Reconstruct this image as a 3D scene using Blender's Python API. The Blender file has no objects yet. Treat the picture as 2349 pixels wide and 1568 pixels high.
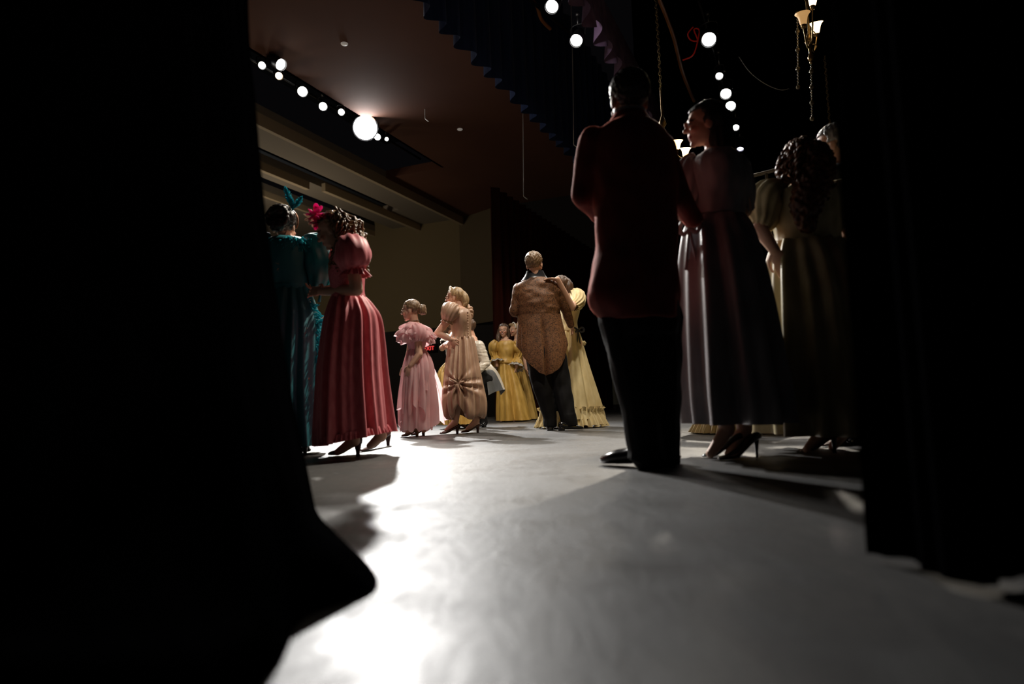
import bpy, bmesh, math, random
import numpy as np
from mathutils import Vector, Matrix, noise

random.seed(7)
rng = np.random.default_rng(7)
SC = bpy.context.scene
COL = SC.collection
PI = math.pi
FPX, CX, CY = 1566.0, 1174.5, 784.0
EYE = np.array((0.0, 0.0, 0.30))
PITCH, ROLL = math.atan(138.9 / 1566), math.atan(0.0325)
_r, _f, _u = np.array((1., 0, 0)), np.array((0, math.cos(PITCH), math.sin(PITCH))), np.array((0, -math.sin(PITCH), math.cos(PITCH)))
RIGHT = math.cos(ROLL) * _r - math.sin(ROLL) * _u
UP = math.cos(ROLL) * _u + math.sin(ROLL) * _r
FWD = _f


def U(px, py, Y):
    """point of the place seen at a pixel of the photograph, at depth Y"""
    d = (px - CX) / FPX * RIGHT - (py - CY) / FPX * UP + FWD
    return EYE + d * (Y / d[1])


def G(px, py, z=0.0):
    d = (px - CX) / FPX * RIGHT - (py - CY) / FPX * UP + FWD
    return EYE + d * ((z - EYE[2]) / d[2])


# stage frame: a = upstage (+) / house (-), b = across the stage
ANG = math.atan((1850 - 1174.5) / 1566)
AV = np.array((math.cos(ANG), -math.sin(ANG), 0))
BV = np.array((math.sin(ANG), math.cos(ANG), 0))


def ST(a, b, z=0.0):
    return AV * a + BV * b + np.array((0, 0, z))


# ------------------------------------------------------------------ mesh helpers
def mesh_of(name, V, F):
    me = bpy.data.meshes.new(name)
    me.from_pydata([tuple(map(float, v)) for v in V], [], [tuple(map(int, f)) for f in F])
    me.update()
    return me


def link(name, me, mat, parent=None, base=None, smooth=True):
    o = bpy.data.objects.new(name, me)
    COL.objects.link(o)
    if base is not None and len(me.vertices):
        n = len(me.vertices)
        co = np.empty(n * 3, 'f')
        me.vertices.foreach_get('co', co)
        co = co.reshape(-1, 3) - np.asarray(base, 'f')
        me.vertices.foreach_set('co', co.ravel())
        me.update()
    if mat is not None:
        me.materials.append(mat)
    if smooth and len(me.polygons):
        me.polygons.foreach_set('use_smooth', np.ones(len(me.polygons), bool))
    if parent is not None:
        o.parent = parent
    elif base is not None:
        o.location = base
    return o


def obj(name, parts, mat, parent=None, base=None, smooth=True):
    V, F = join(parts)
    return link(name, mesh_of(name, V, F), mat, parent, base, smooth)


def join(parts):
    if isinstance(parts, tuple):
        return parts
    Vs, Fs, n = [], [], 0
    for V, F in parts:
        V = np.asarray(V, float)
        Vs.append(V)
        Fs += [tuple(i + n for i in f) for f in F]
        n += len(V)
    return np.concatenate(Vs), Fs


def empty(name, loc, label=None, cat=None, group=None):
    o = bpy.data.objects.new(name, None)
    o.empty_display_size = 0.1
    o.location = loc
    COL.objects.link(o)
    tag(o, label, cat, group)
    return o


def tag(o, label=None, cat=None, group=None, kind=None):
    for k, v in (('label', label), ('category', cat), ('group', group), ('kind', kind)):
        if v:
            o[k] = v
    return o


def catmull(P, n):
    P = np.asarray(P, float)
    k = len(P)
    if k == 2:
        t = np.linspace(0, 1, n)[:, None]
        return P[0] * (1 - t) + P[1] * t
    t = np.linspace(0, k - 1, n)
    i = np.clip(t.astype(int), 0, k - 2)
    f = (t - i)[:, None]
    p0, p1, p2, p3 = P[np.maximum(i - 1, 0)], P[i], P[i + 1], P[np.minimum(i + 2, k - 1)]
    return 0.5 * (2 * p1 + (p2 - p0) * f + (2 * p0 - 5 * p1 + 4 * p2 - p3) * f ** 2 + (3 * p1 - p0 - 3 * p2 + p3) * f ** 3)


def grid_faces(nr, nt, wrap=True, off=0):
    F = []
    for i in range(nr - 1):
        for j in range(nt if wrap else nt - 1):
            a, b = off + i * nt + j, off + i * nt + (j + 1) % nt
            F.append((a, b, b + nt, a + nt))
    return F


def loft(rings, nr=30, nt=48, fold=None, cap=False, sq=2.0):
    """rings of (cx,cy,cz,rx,ry) -> a lofted skin; fold(theta, t) adds metres to the radius"""
    R = catmull(rings, nr)
    th = np.linspace(0, 2 * PI, nt, endpoint=False)
    c, s = np.cos(th), np.sin(th)
    e = 2.0 / sq
    cc, ss = np.sign(c) * np.abs(c) ** e, np.sign(s) * np.abs(s) ** e
    V = np.empty((nr, nt, 3))
    for i in range(nr):
        cx, cy, cz, rx, ry = R[i][:5]
        d = fold(th, i / (nr - 1)) if fold else 0.0
        V[i, :, 0] = cx + rx * cc + d * c
        V[i, :, 1] = cy + ry * ss + d * s
        V[i, :, 2] = cz
        if len(R[i]) > 5:
            V[i, :, 2] += R[i][5] * c
    V = V.reshape(-1, 3)
    F = grid_faces(nr, nt)
    if cap:
        F += [tuple(reversed(range(nt))), tuple(range((nr - 1) * nt, nr * nt))]
    return V, F


def tube(pts, rad, n=None, nt=12, cap=True, fold=None, flat=1.0):
    """skin swept along a path; rad is one number or one per point"""
    pts = np.asarray(pts, float)
    rad = np.full(len(pts), rad, float) if np.isscalar(rad) else np.asarray(rad, float)
    n = n or max(2, (len(pts) - 1) * 6 + 1)
    Q = catmull(np.column_stack([pts, rad]), n)
    P, R = Q[:, :3], np.maximum(Q[:, 3], 1e-4)
    T = np.gradient(P, axis=0)
    T /= np.linalg.norm(T, axis=1)[:, None] + 1e-12
    ref = np.array((0, 0, 1.0)) if abs(T[0][2]) < 0.9 else np.array((0, 1.0, 0))
    N = np.cross(T[0], ref)
    N /= np.linalg.norm(N)
    th = np.linspace(0, 2 * PI, nt, endpoint=False)
    V = np.empty((n, nt, 3))
    for i in range(n):
        N = N - T[i] * N.dot(T[i])
        N /= np.linalg.norm(N) + 1e-12
        B = np.cross(T[i], N)
        r = R[i] + (fold(th, i / (n - 1)) if fold else 0.0)
        V[i] = P[i] + (np.cos(th) * r)[:, None] * N + (np.sin(th) * r * flat)[:, None] * B
    F = grid_faces(n, nt)
    if cap:
        F += [tuple(reversed(range(nt))), tuple(range((n - 1) * nt, n * nt))]
    return V.reshape(-1, 3), F


def ball(c, r, axes=None, nu=16, nv=10):
    r = np.full(3, r, float) if np.isscalar(r) else np.asarray(r, float)
    V = [(0, 0, -1)]
    for i in range(1, nv):
        p = -PI / 2 + PI * i / nv
        for j in range(nu):
            t = 2 * PI * j / nu
            V.append((math.cos(p) * math.cos(t), math.cos(p) * math.sin(t), math.sin(p)))
    V.append((0, 0, 1))
    F = [(0, 1 + (j + 1) % nu, 1 + j) for j in range(nu)]
    for i in range(nv - 2):
        for j in range(nu):
            a, b = 1 + i * nu + j, 1 + i * nu + (j + 1) % nu
            F.append((a, b, b + nu, a + nu))
    t = len(V) - 1
    F += [(1 + (nv - 2) * nu + j, 1 + (nv - 2) * nu + (j + 1) % nu, t) for j in range(nu)]
    V = np.array(V) * r
    if axes is not None:
        V = V @ np.asarray(axes)
    return V + np.asarray(c), F


def limb(pts, rad):
    """joints joined by tapered segments with a ball at each joint"""
    parts = [ball(p, r, nu=12, nv=8) for p, r in zip(pts, rad)]
    for k in range(len(pts) - 1):
        parts.append(tube([pts[k], pts[k + 1]], [rad[k], rad[k + 1]], n=4, nt=12))
    return parts


def box(c, h, axes=None):
    V = np.array([(x, y, z) for x in (-1, 1) for y in (-1, 1) for z in (-1, 1)], float) * np.asarray(h)
    if axes is not None:
        V = V @ np.asarray(axes)
    return V + np.asarray(c), [(0, 1, 3, 2), (4, 6, 7, 5), (0, 4, 5, 1), (2, 3, 7, 6), (0, 2, 6, 4), (1, 5, 7, 3)]


def lathe(prof, c=(0, 0, 0), axes=None, nt=20):
    V = []
    for r, z in prof:
        for j in range(nt):
            t = 2 * PI * j / nt
            V.append((r * math.cos(t), r * math.sin(t), z))
    V = np.array(V)
    if axes is not None:
        V = V @ np.asarray(axes)
    return V + np.asarray(c), grid_faces(len(prof), nt)


def sheet(ctrl, nu, nv):
    """smooth open sheet through a grid of control points ctrl[row][col]"""
    ctrl = np.asarray(ctrl, float)
    rows = np.stack([catmull(r, nu) for r in ctrl])
    cols = np.stack([catmull(rows[:, j], nv) for j in range(nu)], axis=1)
    return cols.reshape(-1, 3), grid_faces(nv, nu, wrap=False)


def union(parts, voxel=0.006, smooth=3):
    V, F = join(parts)
    me = mesh_of('tmp', V, F)
    o = bpy.data.objects.new('tmp', me)
    COL.objects.link(o)
    m = o.modifiers.new('r', 'REMESH')
    m.mode = 'VOXEL'
    m.voxel_size = voxel
    if smooth:
        s = o.modifiers.new('s', 'SMOOTH')
        s.factor, s.iterations = 0.5, smooth
    dg = bpy.context.evaluated_depsgraph_get()
    out = bpy.data.meshes.new_from_object(o.evaluated_get(dg))
    bpy.data.objects.remove(o)
    bpy.data.meshes.remove(me)
    return out


def coords(me):
    co = np.empty(len(me.vertices) * 3, 'f')
    me.vertices.foreach_get('co', co)
    return co.reshape(-1, 3).astype(float)


def set_coords(me, co):
    me.vertices.foreach_set('co', np.asarray(co, 'f').ravel())
    me.update()


def wrinkle(me, amp=0.003, scale=(30, 30, 12), seed=0):
    co = coords(me)
    n = np.empty(len(me.vertices) * 3, 'f')
    me.vertices.foreach_get('normal', n)
    n = n.reshape(-1, 3)
    sx, sy, sz = scale
    d = np.array([noise.noise((x * sx + seed, y * sy, z * sz)) for x, y, z in co])
    set_coords(me, co + n * (d * amp)[:, None])
    return me


def cut(me, test):
    """drop the vertices for which test(co) is true"""
    co = coords(me)
    kill = set(np.nonzero(test(co))[0].tolist())
    bm = bmesh.new()
    bm.from_mesh(me)
    bm.verts.ensure_lookup_table()
    bmesh.ops.delete(bm, geom=[bm.verts[i] for i in kill], context='VERTS')
    bm.to_mesh(me)
    bm.free()
    return me


# ------------------------------------------------------------------ materials
class NT:
    def __init__(s, name):
        s.m = bpy.data.materials.new(name)
        s.m.use_nodes = True
        s.t = s.m.node_tree
        s.b = s.t.nodes['Principled BSDF']
        s.out = s.t.nodes['Material Output']

    def n(s, kind, **kw):
        x = s.t.nodes.new(kind)
        for k, v in kw.items():
            if k in x.inputs:
                x.inputs[k].default_value = v
            else:
                setattr(x, k, v)
        return x

    def l(s, a, b):
        s.t.links.new(a, b)

    def co(s, scale=(1, 1, 1)):
        tc = s.n('ShaderNodeTexCoord')
        mp = s.n('ShaderNodeMapping')
        mp.inputs['Scale'].default_value = scale
        s.l(tc.outputs['Object'], mp.inputs['Vector'])
        return mp.outputs['Vector']

    def noise(s, scale, detail=3, stretch=(1, 1, 1), rough=0.5, dist=0.0):
        x = s.n('ShaderNodeTexNoise')
        x.inputs['Scale'].default_value = scale
        x.inputs['Detail'].default_value = detail
        x.inputs['Roughness'].default_value = rough
        x.inputs['Distortion'].default_value = dist
        s.l(s.co(stretch), x.inputs['Vector'])
        return x.outputs['Fac']

    def ramp(s, fac, stops):
        r = s.n('ShaderNodeValToRGB')
        el = r.color_ramp.elements
        while len(el) < len(stops):
            el.new(0.5)
        for e, (p, c) in zip(el, stops):
            e.position = p
            e.color = (*c, 1) if len(c) == 3 else c
        s.l(fac, r.inputs['Fac'])
        return r.outputs['Color']

    def bump(s, h, strength=0.3, dist=0.01):
        b = s.n('ShaderNodeBump')
        b.inputs['Strength'].default_value = strength
        b.inputs['Distance'].default_value = dist
        s.l(h, b.inputs['Height'])
        s.l(b.outputs['Normal'], s.b.inputs['Normal'])


def plain(name, col, rough=0.6, metal=0.0, spec=0.5, emit=None, es=0.0):
    k = NT(name)
    k.b.inputs['Base Color'].default_value = (*col, 1)
    k.b.inputs['Roughness'].default_value = rough
    k.b.inputs['Metallic'].default_value = metal
    k.b.inputs['Specular IOR Level'].default_value = spec
    if emit:
        k.b.inputs['Emission Color'].default_value = (*emit, 1)
        k.b.inputs['Emission Strength'].default_value = es
    return k.m


def mix(a, b, t):
    return tuple(x * (1 - t) + y * t for x, y in zip(a, b))


def cloth(name, col, col2=None, rough=0.6, scale=18, sheen=0.0, weave=260, bump=0.25, spec=0.35, stretch=(1, 1, 0.35), lo=0.35, hi=0.65, tint=None):
    """woven cloth: slow tone change between two colours and a fine weave"""
    k = NT(name)
    col2 = col2 or mix(col, (0, 0, 0), 0.3)
    k.l(k.ramp(k.noise(scale, 4, stretch), [(lo, col2), (hi, col)]), k.b.inputs['Base Color'])
    k.b.inputs['Roughness'].default_value = rough
    k.b.inputs['Specular IOR Level'].default_value = spec
    k.b.inputs['Sheen Weight'].default_value = sheen
    if tint:
        k.b.inputs['Sheen Tint'].default_value = (*tint, 1)
    k.bump(k.noise(weave, 2), bump, 0.002)
    return k.m


def brocade(name, ground, figure, scale=55, rough=0.55, t=0.5, w=0.05, fine=None):
    k = NT(name)
    f = k.noise(scale, 3, (1, 1, 1), 0.6, 1.6)
    k.l(k.ramp(f, [(t - w, ground), (t + w, figure)]), k.b.inputs['Base Color'])
    k.b.inputs['Roughness'].default_value = rough
    k.b.inputs['Specular IOR Level'].default_value = 0.4
    k.bump(f, 0.3, 0.003)
    return k.m


def gauze(name, col, through=0.5):
    """thin cloth that lets light through"""
    k = NT(name)
    d = k.n('ShaderNodeBsdfDiffuse')
    tr = k.n('ShaderNodeBsdfTranslucent')
    mx = k.n('ShaderNodeMixShader')
    c = k.ramp(k.noise(9, 3, (1, 1, 0.5)), [(0.3, mix(col, (0, 0, 0), 0.18)), (0.7, col)])
    k.l(c, d.inputs['Color'])
    k.l(c, tr.inputs['Color'])
    mx.inputs[0].default_value = through
    k.l(d.outputs[0], mx.inputs[1])
    k.l(tr.outputs[0], mx.inputs[2])
    k.l(mx.outputs[0], k.out.inputs['Surface'])
    return k.m


def hairmat(name, dark, light, scale=70):
    k = NT(name)
    f = k.noise(scale, 3, (1, 1, 0.18), 0.6, 0.6)
    k.l(k.ramp(f, [(0.35, dark), (0.68, light)]), k.b.inputs['Base Color'])
    k.b.inputs['Roughness'].default_value = 0.42
    k.b.inputs['Specular IOR Level'].default_value = 0.5
    k.bump(f, 0.6, 0.006)
    return k.m


def skinmat():
    k = NT('skin')
    a = k.n('ShaderNodeVertexColor', layer_name='tint')
    k.l(a.outputs['Color'], k.b.inputs['Base Color'])
    k.b.inputs['Roughness'].default_value = 0.5
    k.b.inputs['Subsurface Weight'].default_value = 0.06
    k.b.inputs['Subsurface Radius'].default_value = (0.02, 0.008, 0.005)
    return k.m


M_SKIN = skinmat()
# ------------------------------------------------------------------ people
LIP, BROW = (0.42, 0.08, 0.08), (0.09, 0.05, 0.03)


class Head:
    def __init__(s, c, face, up=(0, 0, 1), H=0.225):
        s.c, s.k = np.asarray(c, float), H / 0.225
        f = np.asarray(face, float)
        u = np.asarray(up, float)
        f /= np.linalg.norm(f)
        u = u - f * u.dot(f)
        u /= np.linalg.norm(u)
        s.M = np.array((np.cross(f, u), f, u))       # rows: side, front, up

    def w(s, p):
        return s.c + (np.asarray(p, float) * s.k) @ s.M

    def loc(s, P):
        return ((P - s.c) @ s.M.T) / s.k

    def e(s, c, r, rot=None, nu=20, nv=14):
        A = s.M if rot is None else np.asarray(rot) @ s.M
        return ball(s.w(c), np.asarray(r, float) * s.k, A, nu, nv)

    def parts(s):
        a = math.radians(24)
        tilt = np.array(((1, 0, 0), (0, math.cos(a), -math.sin(a)), (0, math.sin(a), math.cos(a))))
        P = [s.e((0, -.014, .034), (.073, .092, .078), nu=28, nv=18),
             s.e((0, .022, -.018), (.059, .066, .078), nu=24, nv=16),
             s.e((0, .036, -.062), (.044, .046, .036)),
             s.e((0, .064, -.090), (.019, .017, .014)),
             s.e((0, .076, .022), (.042, .012, .016)),
             s.e((0, .090, .000), (.008, .010, .026), tilt),
             s.e((0, .100, -.020), (.0125, .013, .0105)),
             s.e((0, .0785, -.050), (.020, .010, .0065)),
             s.e((0, .0765, -.061), (.018, .010, .0065))]
        for q in (-1, 1):
            P += [s.e((q * .036, .064, -.028), (.020, .020, .016)),
                  s.e((q * .070, -.006, -.014), (.009, .018, .029)),
                  s.e((q * .029, .078, .001), (.012, .010, .008))]
        return P


def hand(wrist, d, nrm, size=1.0, curl=0.35, thumb=1, spread=0.1):
    """palm, four unequal bent fingers and a thumb from the side of the palm; nrm = the way the fingers curl"""
    d = np.asarray(d, float) / np.linalg.norm(d)
    n = np.asarray(nrm, float)
    n = n - d * n.dot(d)
    n /= np.linalg.norm(n)
    s = np.cross(d, n) * thumb
    k = size
    w = np.asarray(wrist, float)
    P = [ball(w + d * .048 * k, (.038 * k, .050 * k, .014 * k), (s, d, n), 16, 10), ball(w + d * .008 * k, (.027 * k, .026 * k, .017 * k), (s, d, n), 12, 8)]
    for i, L in enumerate((.072, .080, .075, .060)):
        off = (1.5 - i) * .0195
        p = w + d * (.088 - abs(i - 1.2) * .004) * k + s * off * k
        dd = d + s * spread * (1.5 - i)
        dd /= np.linalg.norm(dd)
        pts, a = [p - dd * .02 * k, p], curl * 0.6
        for j in range(3):
            v = dd * math.cos(a) + n * math.sin(a)
            p = p + v * L * k * (0.45, 0.32, 0.23)[j]
            pts.append(p)
            a += curl
        P.append(tube(pts, np.array((.0085, .0085, .008, .0072, .0055)) * k, n=14, nt=8))
        P.append(ball(pts[-1], .0055 * k, nu=8, nv=6))
    p0 = w + d * .018 * k + s * .022 * k
    p1 = p0 + (s * .030 + d * .024 + n * .008) * k
    p2 = p1 + (s * .010 + d * .032 + n * .008) * k
    p3 = p2 + (d * .024 + n * .010) * k
    P += [tube([p0, p1, p2, p3], np.array((.013, .0105, .009, .0065)) * k, n=14, nt=8), ball(p3, .0065 * k, nu=8, nv=6)]
    return P


class Person:
    def __init__(s, label, foot, Y0, group=None, tone=(0.62, 0.36, 0.25)):
        s.Y, s.m = Y0, Y0 / FPX
        b = U(foot[0], foot[1], Y0)
        s.base = np.array((b[0], b[1], 0.0))
        s.root = empty('person', s.base, label, 'person', group)
        s.tone = tone

    def p(s, px, py, dy=0.0):
        return U(px, py, s.Y + dy)

    def add(s, name, parts, mat, parent=None, smooth=True, label=None):
        o = obj(name, parts, mat, parent or s.root, s.base, smooth)
        if label:
            o['label'] = label
        return o

    def addm(s, name, me, mat, parent=None, label=None):
        o = link(name, me, mat, parent or s.root, s.base)
        if label:
            o['label'] = label
        return o

    def rings(s, rows, k=1.0):
        """rows of (px_left, px_right, py, half depth in m[, dy]) -> loft rings"""
        out = []
        for r in rows:
            dy = r[4] if len(r) > 4 else 0.0
            a, b = s.p(r[0], r[2], dy), s.p(r[1], r[2], dy)
            c = (a + b) / 2
            out.append((c[0], c[1], c[2], abs(b[0] - a[0]) / 2 * k, r[3] * k))
        return out

    def head(s, px, py, face, up=(0, 0, 1), H=0.225, dy=0.0):
        s.h = Head(s.p(px, py, dy), face, up, H)
        return s.h

    def body(s, torso, neck, arms=(), legs=(), voxel=0.0055, k=0.9, lips=LIP, hands=()):
        P = s.h.parts()
        nb = s.h.w((0, -.022, -.015))
        nr_ = .044 + max(0, s.h.k - 1.0) * .10
        P += [tube([nb, nb * .5 + np.asarray(neck) * .5, neck, np.asarray(neck) - (0, 0, .03)], [nr_ * .95, nr_ * .96, nr_ * 1.06, nr_ * 1.2], n=12, nt=18)]
        rg = s.rings(torso, k)
        n_ = np.asarray(neck)
        r0 = np.array(rg[0])
        slope = [(n_[0], n_[1], n_[2] + .012, nr_ * .9, nr_ * .9)]
        if n_[2] - r0[2] > .015:
            mid = (np.array((n_[0], n_[1], n_[2], .054, .056)) * .45 + r0 * .55)
            mid[2] = n_[2] * .42 + r0[2] * .58
            slope.append(tuple(mid))
        P.append(loft(slope + [tuple(x) for x in rg], nr=30, nt=28, cap=True))
        top = np.array(rg[0][:3])
        P.append(limb([neck, top], [nr_ * 1.1, .07 * s.h.k])[2])
        for a in arms:
            P += limb(a['pts'], a.get('rad', (.05, .042, .028)))
            if 'hand' in a:
                P += hand(a['pts'][-1], **a['hand'])
        for L in legs:
            P += limb(L['pts'], L.get('rad', (.085, .06, .038)))
            if 'toe' in L:
                an = np.asarray(L['pts'][-1])
                P += limb([an, np.asarray(L['toe'])], (.036, .022))
        me = union(P, voxel, 2)
        co = coords(me)
        q = s.h.loc(co)
        c = np.tile(np.array((*s.tone, 1.0)), (len(co), 1))
        front = q[:, 1] > .04
        inh = (np.abs(q) < .16).all(axis=1)
        for sd in (-1, 1):
            ey = ((q[:, 0] - sd * .029) / .0125) ** 2 + ((q[:, 2] - .001) / .0058) ** 2
            c[front & inh & (ey < 1)] = (.42, .36, .32, 1)
            c[front & inh & (((q[:, 0] - sd * .029) / .0055) ** 2 + ((q[:, 2] - .001) / .0058) ** 2 < 1)] = (.03, .02, .015, 1)
            br = (np.abs(q[:, 0] - sd * .030) < .018) & (np.abs(q[:, 2] - .020) < .0036)
            c[front & inh & br] = (*BROW, 1)
            ck = ((q[:, 0] - sd * .036) / .022) ** 2 + ((q[:, 2] + .028) / .018) ** 2
            c[front & inh & (ck < 1), :3] *= (1.05, .8, .78)
        lp = (q[:, 0] / .024) ** 2 + ((q[:, 2] + .055) / .011) ** 2
        c[front & inh & (lp < 1) & (q[:, 1] > .06)] = (*lips, 1)
        at = me.color_attributes.new('tint', 'FLOAT_COLOR', 'POINT')
        at.data.foreach_set('color', c.astype('f').ravel())
        return s.addm('body', me, M_SKIN)

    # hair -----------------------------------------------------------
    def cap_parts(s, grow=1.0, low=-.02, front=.02, rz=.089, ry=.100, rx=.084, ears=True):
        """skull cap of hair leaving the face free"""
        V, F = ball((0, 0, 0), (rx * grow, ry * grow, rz * grow), nu=48, nv=30)
        V = V + np.array((0, -.018, .034))
        face = (V[:, 1] > front) & (V[:, 2] < .062)
        ear = (np.abs(V[:, 0]) > .03) & (V[:, 1] > -.034) & (V[:, 2] < .014) if ears else face
        face = face | ear
        V[face] = V[face] * np.array((.78, .74, .9))
        under = V[:, 2] < low - .035
        V[under] *= np.array((.9, .9, 1))
        return s.h.c + (V * s.h.k) @ s.h.M, F

    def hair_cap(s, mat, extra=(), name='hair', voxel=0.005, amp=.004, scale=(60, 60, 16), **kw):
        me = union([s.cap_parts(**kw)] + list(extra), voxel, 1)
        wrinkle(me, amp, scale, seed=s.Y)
        return s.addm(name, me, mat)

    # clothes --------------------------------------------------------
    def skirt(s, rows, mat, name='skirt', amp=(.004, .03), k=(13, 21, 8), nt=220, nr=50, seed=1, power=1.0, lip=0.0, sharp=False, hem=None):
        r = np.random.default_rng(seed)
        ph = r.uniform(0, 2 * PI, len(k))
        wt = r.uniform(.6, 1.0, len(k))

        def fold(th, t):
            a = amp[0] + (amp[1] - amp[0]) * t ** power
            v = sum(w * np.cos(n * th + p + .5 * math.sin(2.2 * t + p)) for n, p, w in zip(k, ph, wt))
            if sharp:
                v = np.sign(v) * np.abs(v) ** .6
            return a * v / wt.sum() * 1.6
        V, F = loft(s.rings(rows), nr, nt, fold)
        if hem is not None:
            V = V.reshape(nr, nt, 3)
            th = np.linspace(0, 2 * PI, nt, endpoint=False)
            t = np.linspace(0, 1, nr)[:, None]
            V[:, :, 2] += hem(th)[None, :] * t ** 2
            V = V.reshape(-1, 3)
        V[:, 2] = np.maximum(V[:, 2], 0.006)
        return s.add(name, (V, F), mat)

    def torso_cloth(s, rows, mat, name='bodice', extra=(), voxel=.007, amp=.003, top=None, scale=(22, 22, 14), smooth=2):
        parts = [loft(s.rings(rows), 26, 36, cap=True)] + list(extra)
        me = union(parts, voxel, smooth)
        if top is not None:
            cut(me, top)
        wrinkle(me, amp, scale, seed=s.Y * 3)
        return s.addm(name, me, mat)

    def sleeve(s, pts, rad, mat, name='sleeve', pleat=.004, waves=11, nt=66, n=30, amp=.004, flat=1.0):
        V, F = tube(pts, rad, n=n, nt=nt, cap=False, flat=flat,
                    fold=lambda th, t: pleat * np.cos(waves * th + 2 * math.sin(3 * t)) * (.35 + .65 * abs(2 * t - 1)) + amp * np.cos(3 * th + 9 * t))
        return s.add(name, (V, F), mat)

    def shoe(s, toe, heel, mat, h=.055, w=.036, top=.05, post=(.018, .011), sole=None, cuff=None):
        """a shoe standing on the floor; toe and heel are floor points"""
        toe, heel = np.array((toe[0], toe[1], toe[2])), np.array((heel[0], heel[1], heel[2]))
        d = toe - heel
        z0 = min(toe[2], heel[2])
        L = np.linalg.norm(d[:2])
        d = np.array((d[0], d[1], 0)) / L
        n = np.array((-d[1], d[0], 0))
        sec = [(0.0, h + .004, .020, top * .9), (.08, h, .030, top), (.25, h * .8, .031, top * .92), (.48, h * .33 + .005, .033, top * .72),
               (.68, .010, .042, top * .66), (.86, .009, .036, top * .5), (.96, .009, .022, top * .36), (1.0, .010, .008, top * .2)]
        C = catmull(sec, 22)
        rows = []
        th = np.linspace(0, 2 * PI, 20, endpoint=False)
        for t, zb, hw, ht in C:
            c = heel + d * (t * L)
            cz = z0 + zb + ht / 2 - .004
            rows.append([c + n * (math.cos(a) * hw * w / .036) + np.array((0, 0, cz - c[2] + math.sin(a) * ht / 2 * (1 if math.sin(a) > 0 else .9))) for a in th])
        V = np.array(rows).reshape(-1, 3)
        F = grid_faces(22, 20) + [tuple(reversed(range(20))), tuple(range(21 * 20, 22 * 20))]
        o = s.add('shoe', (V, F), mat)
        hp = heel + d * .022
        hz = np.array((0, 0, 1.0))
        base = np.array((hp[0], hp[1], z0))
        prof = [(0.0005, 0.0), (post[1], 0.0), (post[1] * 1.05, h * .35), (post[0], h * .85), (post[0] * 1.2, h + .012), (.0005, h + .014)]
        s.add('heel', lathe(prof, base, nt=14), sole or mat, o)
        return o


def ruffle(center, rx, ry, drop, flare, wave, k, n=360, rows=7, th0=0.0, th1=2 * PI, seed=0, tilt=0.0, zoff=None, wob=0.0, puff=0.0):
    """gathered strip hanging from an ellipse"""
    th = np.linspace(th0, th1, n)
    r = np.random.default_rng(seed)
    ph = r.uniform(0, 6.28, 3)
    V = []
    for i in range(rows):
        t = i / (rows - 1)
        wv = wave * t ** .8 * (np.sin(k * th + ph[0]) + .5 * np.sin(k * 1.63 * th + ph[1]))
        rad = flare * t + wv + puff * math.sin(PI * t) * (1 + .35 * np.sin(k * .7 * th + ph[1]))
        x = center[0] + (rx + rad) * np.cos(th)
        y = center[1] + (ry + rad) * np.sin(th)
        z = center[2] - drop * t + tilt * np.cos(th) + wob * t * np.sin(k * .5 * th + ph[2])
        if zoff is not None:
            z = z + zoff(th)
        V.append(np.column_stack([x, y, z]))
    return np.concatenate(V), grid_faces(rows, n, wrap=False)


def curl(a, b, r=.012, turns=5, thick=.006, bow=(0, 0, 0), seed=0, nt=5):
    a, b = np.asarray(a, float), np.asarray(b, float)
    n = int(turns * 9)
    t = np.linspace(0, 1, n)
    P = a + (b - a) * t[:, None] + np.asarray(bow) * (np.sin(PI * t))[:, None]
    d = (b - a) / np.linalg.norm(b - a)
    ref = np.array((0, 1.0, 0)) if abs(d[1]) < .9 else np.array((1.0, 0, 0))
    s = np.cross(d, ref)
    s /= np.linalg.norm(s)
    q = np.cross(d, s)
    w = 2 * PI * turns * t + seed
    rr = r * np.minimum(1, 4 * t)
    P = P + (np.cos(w) * rr)[:, None] * s + (np.sin(w) * rr)[:, None] * q
    return tube(P, np.linspace(thick, thick * .6, n), n=n, nt=nt)


def bow_parts(c, w=.06, h=.03, tails=.12, ax=(1, 0, 0)):
    ax = np.asarray(ax, float)
    c = np.asarray(c, float)
    P = [ball(c, .010)]
    z = np.array((0, 0, 1.0))
    for q in (-1, 1):
        P.append(tube([c, c + ax * q * w * .6 + z * h * .8, c + ax * q * w, c + ax * q * w * .6 - z * h * .6, c], .005, n=20, nt=6, flat=2.5))
        P.append(tube([c, c + ax * q * .015 - z * tails * .5, c + ax * q * .03 - z * tails], [.006, .007, .009], n=10, nt=6, flat=.4))
    return P
# ------------------------------------------------------------------ camera
cam = bpy.data.cameras.new('camera')
cam.lens, cam.sensor_width, cam.clip_start, cam.clip_end = 24.0, 36.0, 0.05, 200
cam.dof.use_dof, cam.dof.focus_distance, cam.dof.aperture_fstop = True, 7.2, 1.5
co_ = bpy.data.objects.new('camera', cam)
COL.objects.link(co_)
mw = Matrix.Identity(4)
for i in range(3):
    mw[i][0], mw[i][1], mw[i][2], mw[i][3] = RIGHT[i], UP[i], -FWD[i], EYE[i]
co_.matrix_world = mw
SC.camera = co_
SC.view_settings.view_transform = 'Standard'
SC.view_settings.look = 'None'
SC.view_settings.exposure = 0.0
wd = bpy.data.worlds.new('dark_hall')
SC.world = wd
wd.use_nodes = True
wd.node_tree.nodes['Background'].inputs[0].default_value = (0.55, 0.5, 0.6, 1)
wd.node_tree.nodes['Background'].inputs[1].default_value = 0.003


# ------------------------------------------------------------------ shell
def struct(name, parts, mat, smooth=False):
    return tag(obj(name, parts, mat, None, None, smooth), kind='structure')


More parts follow.
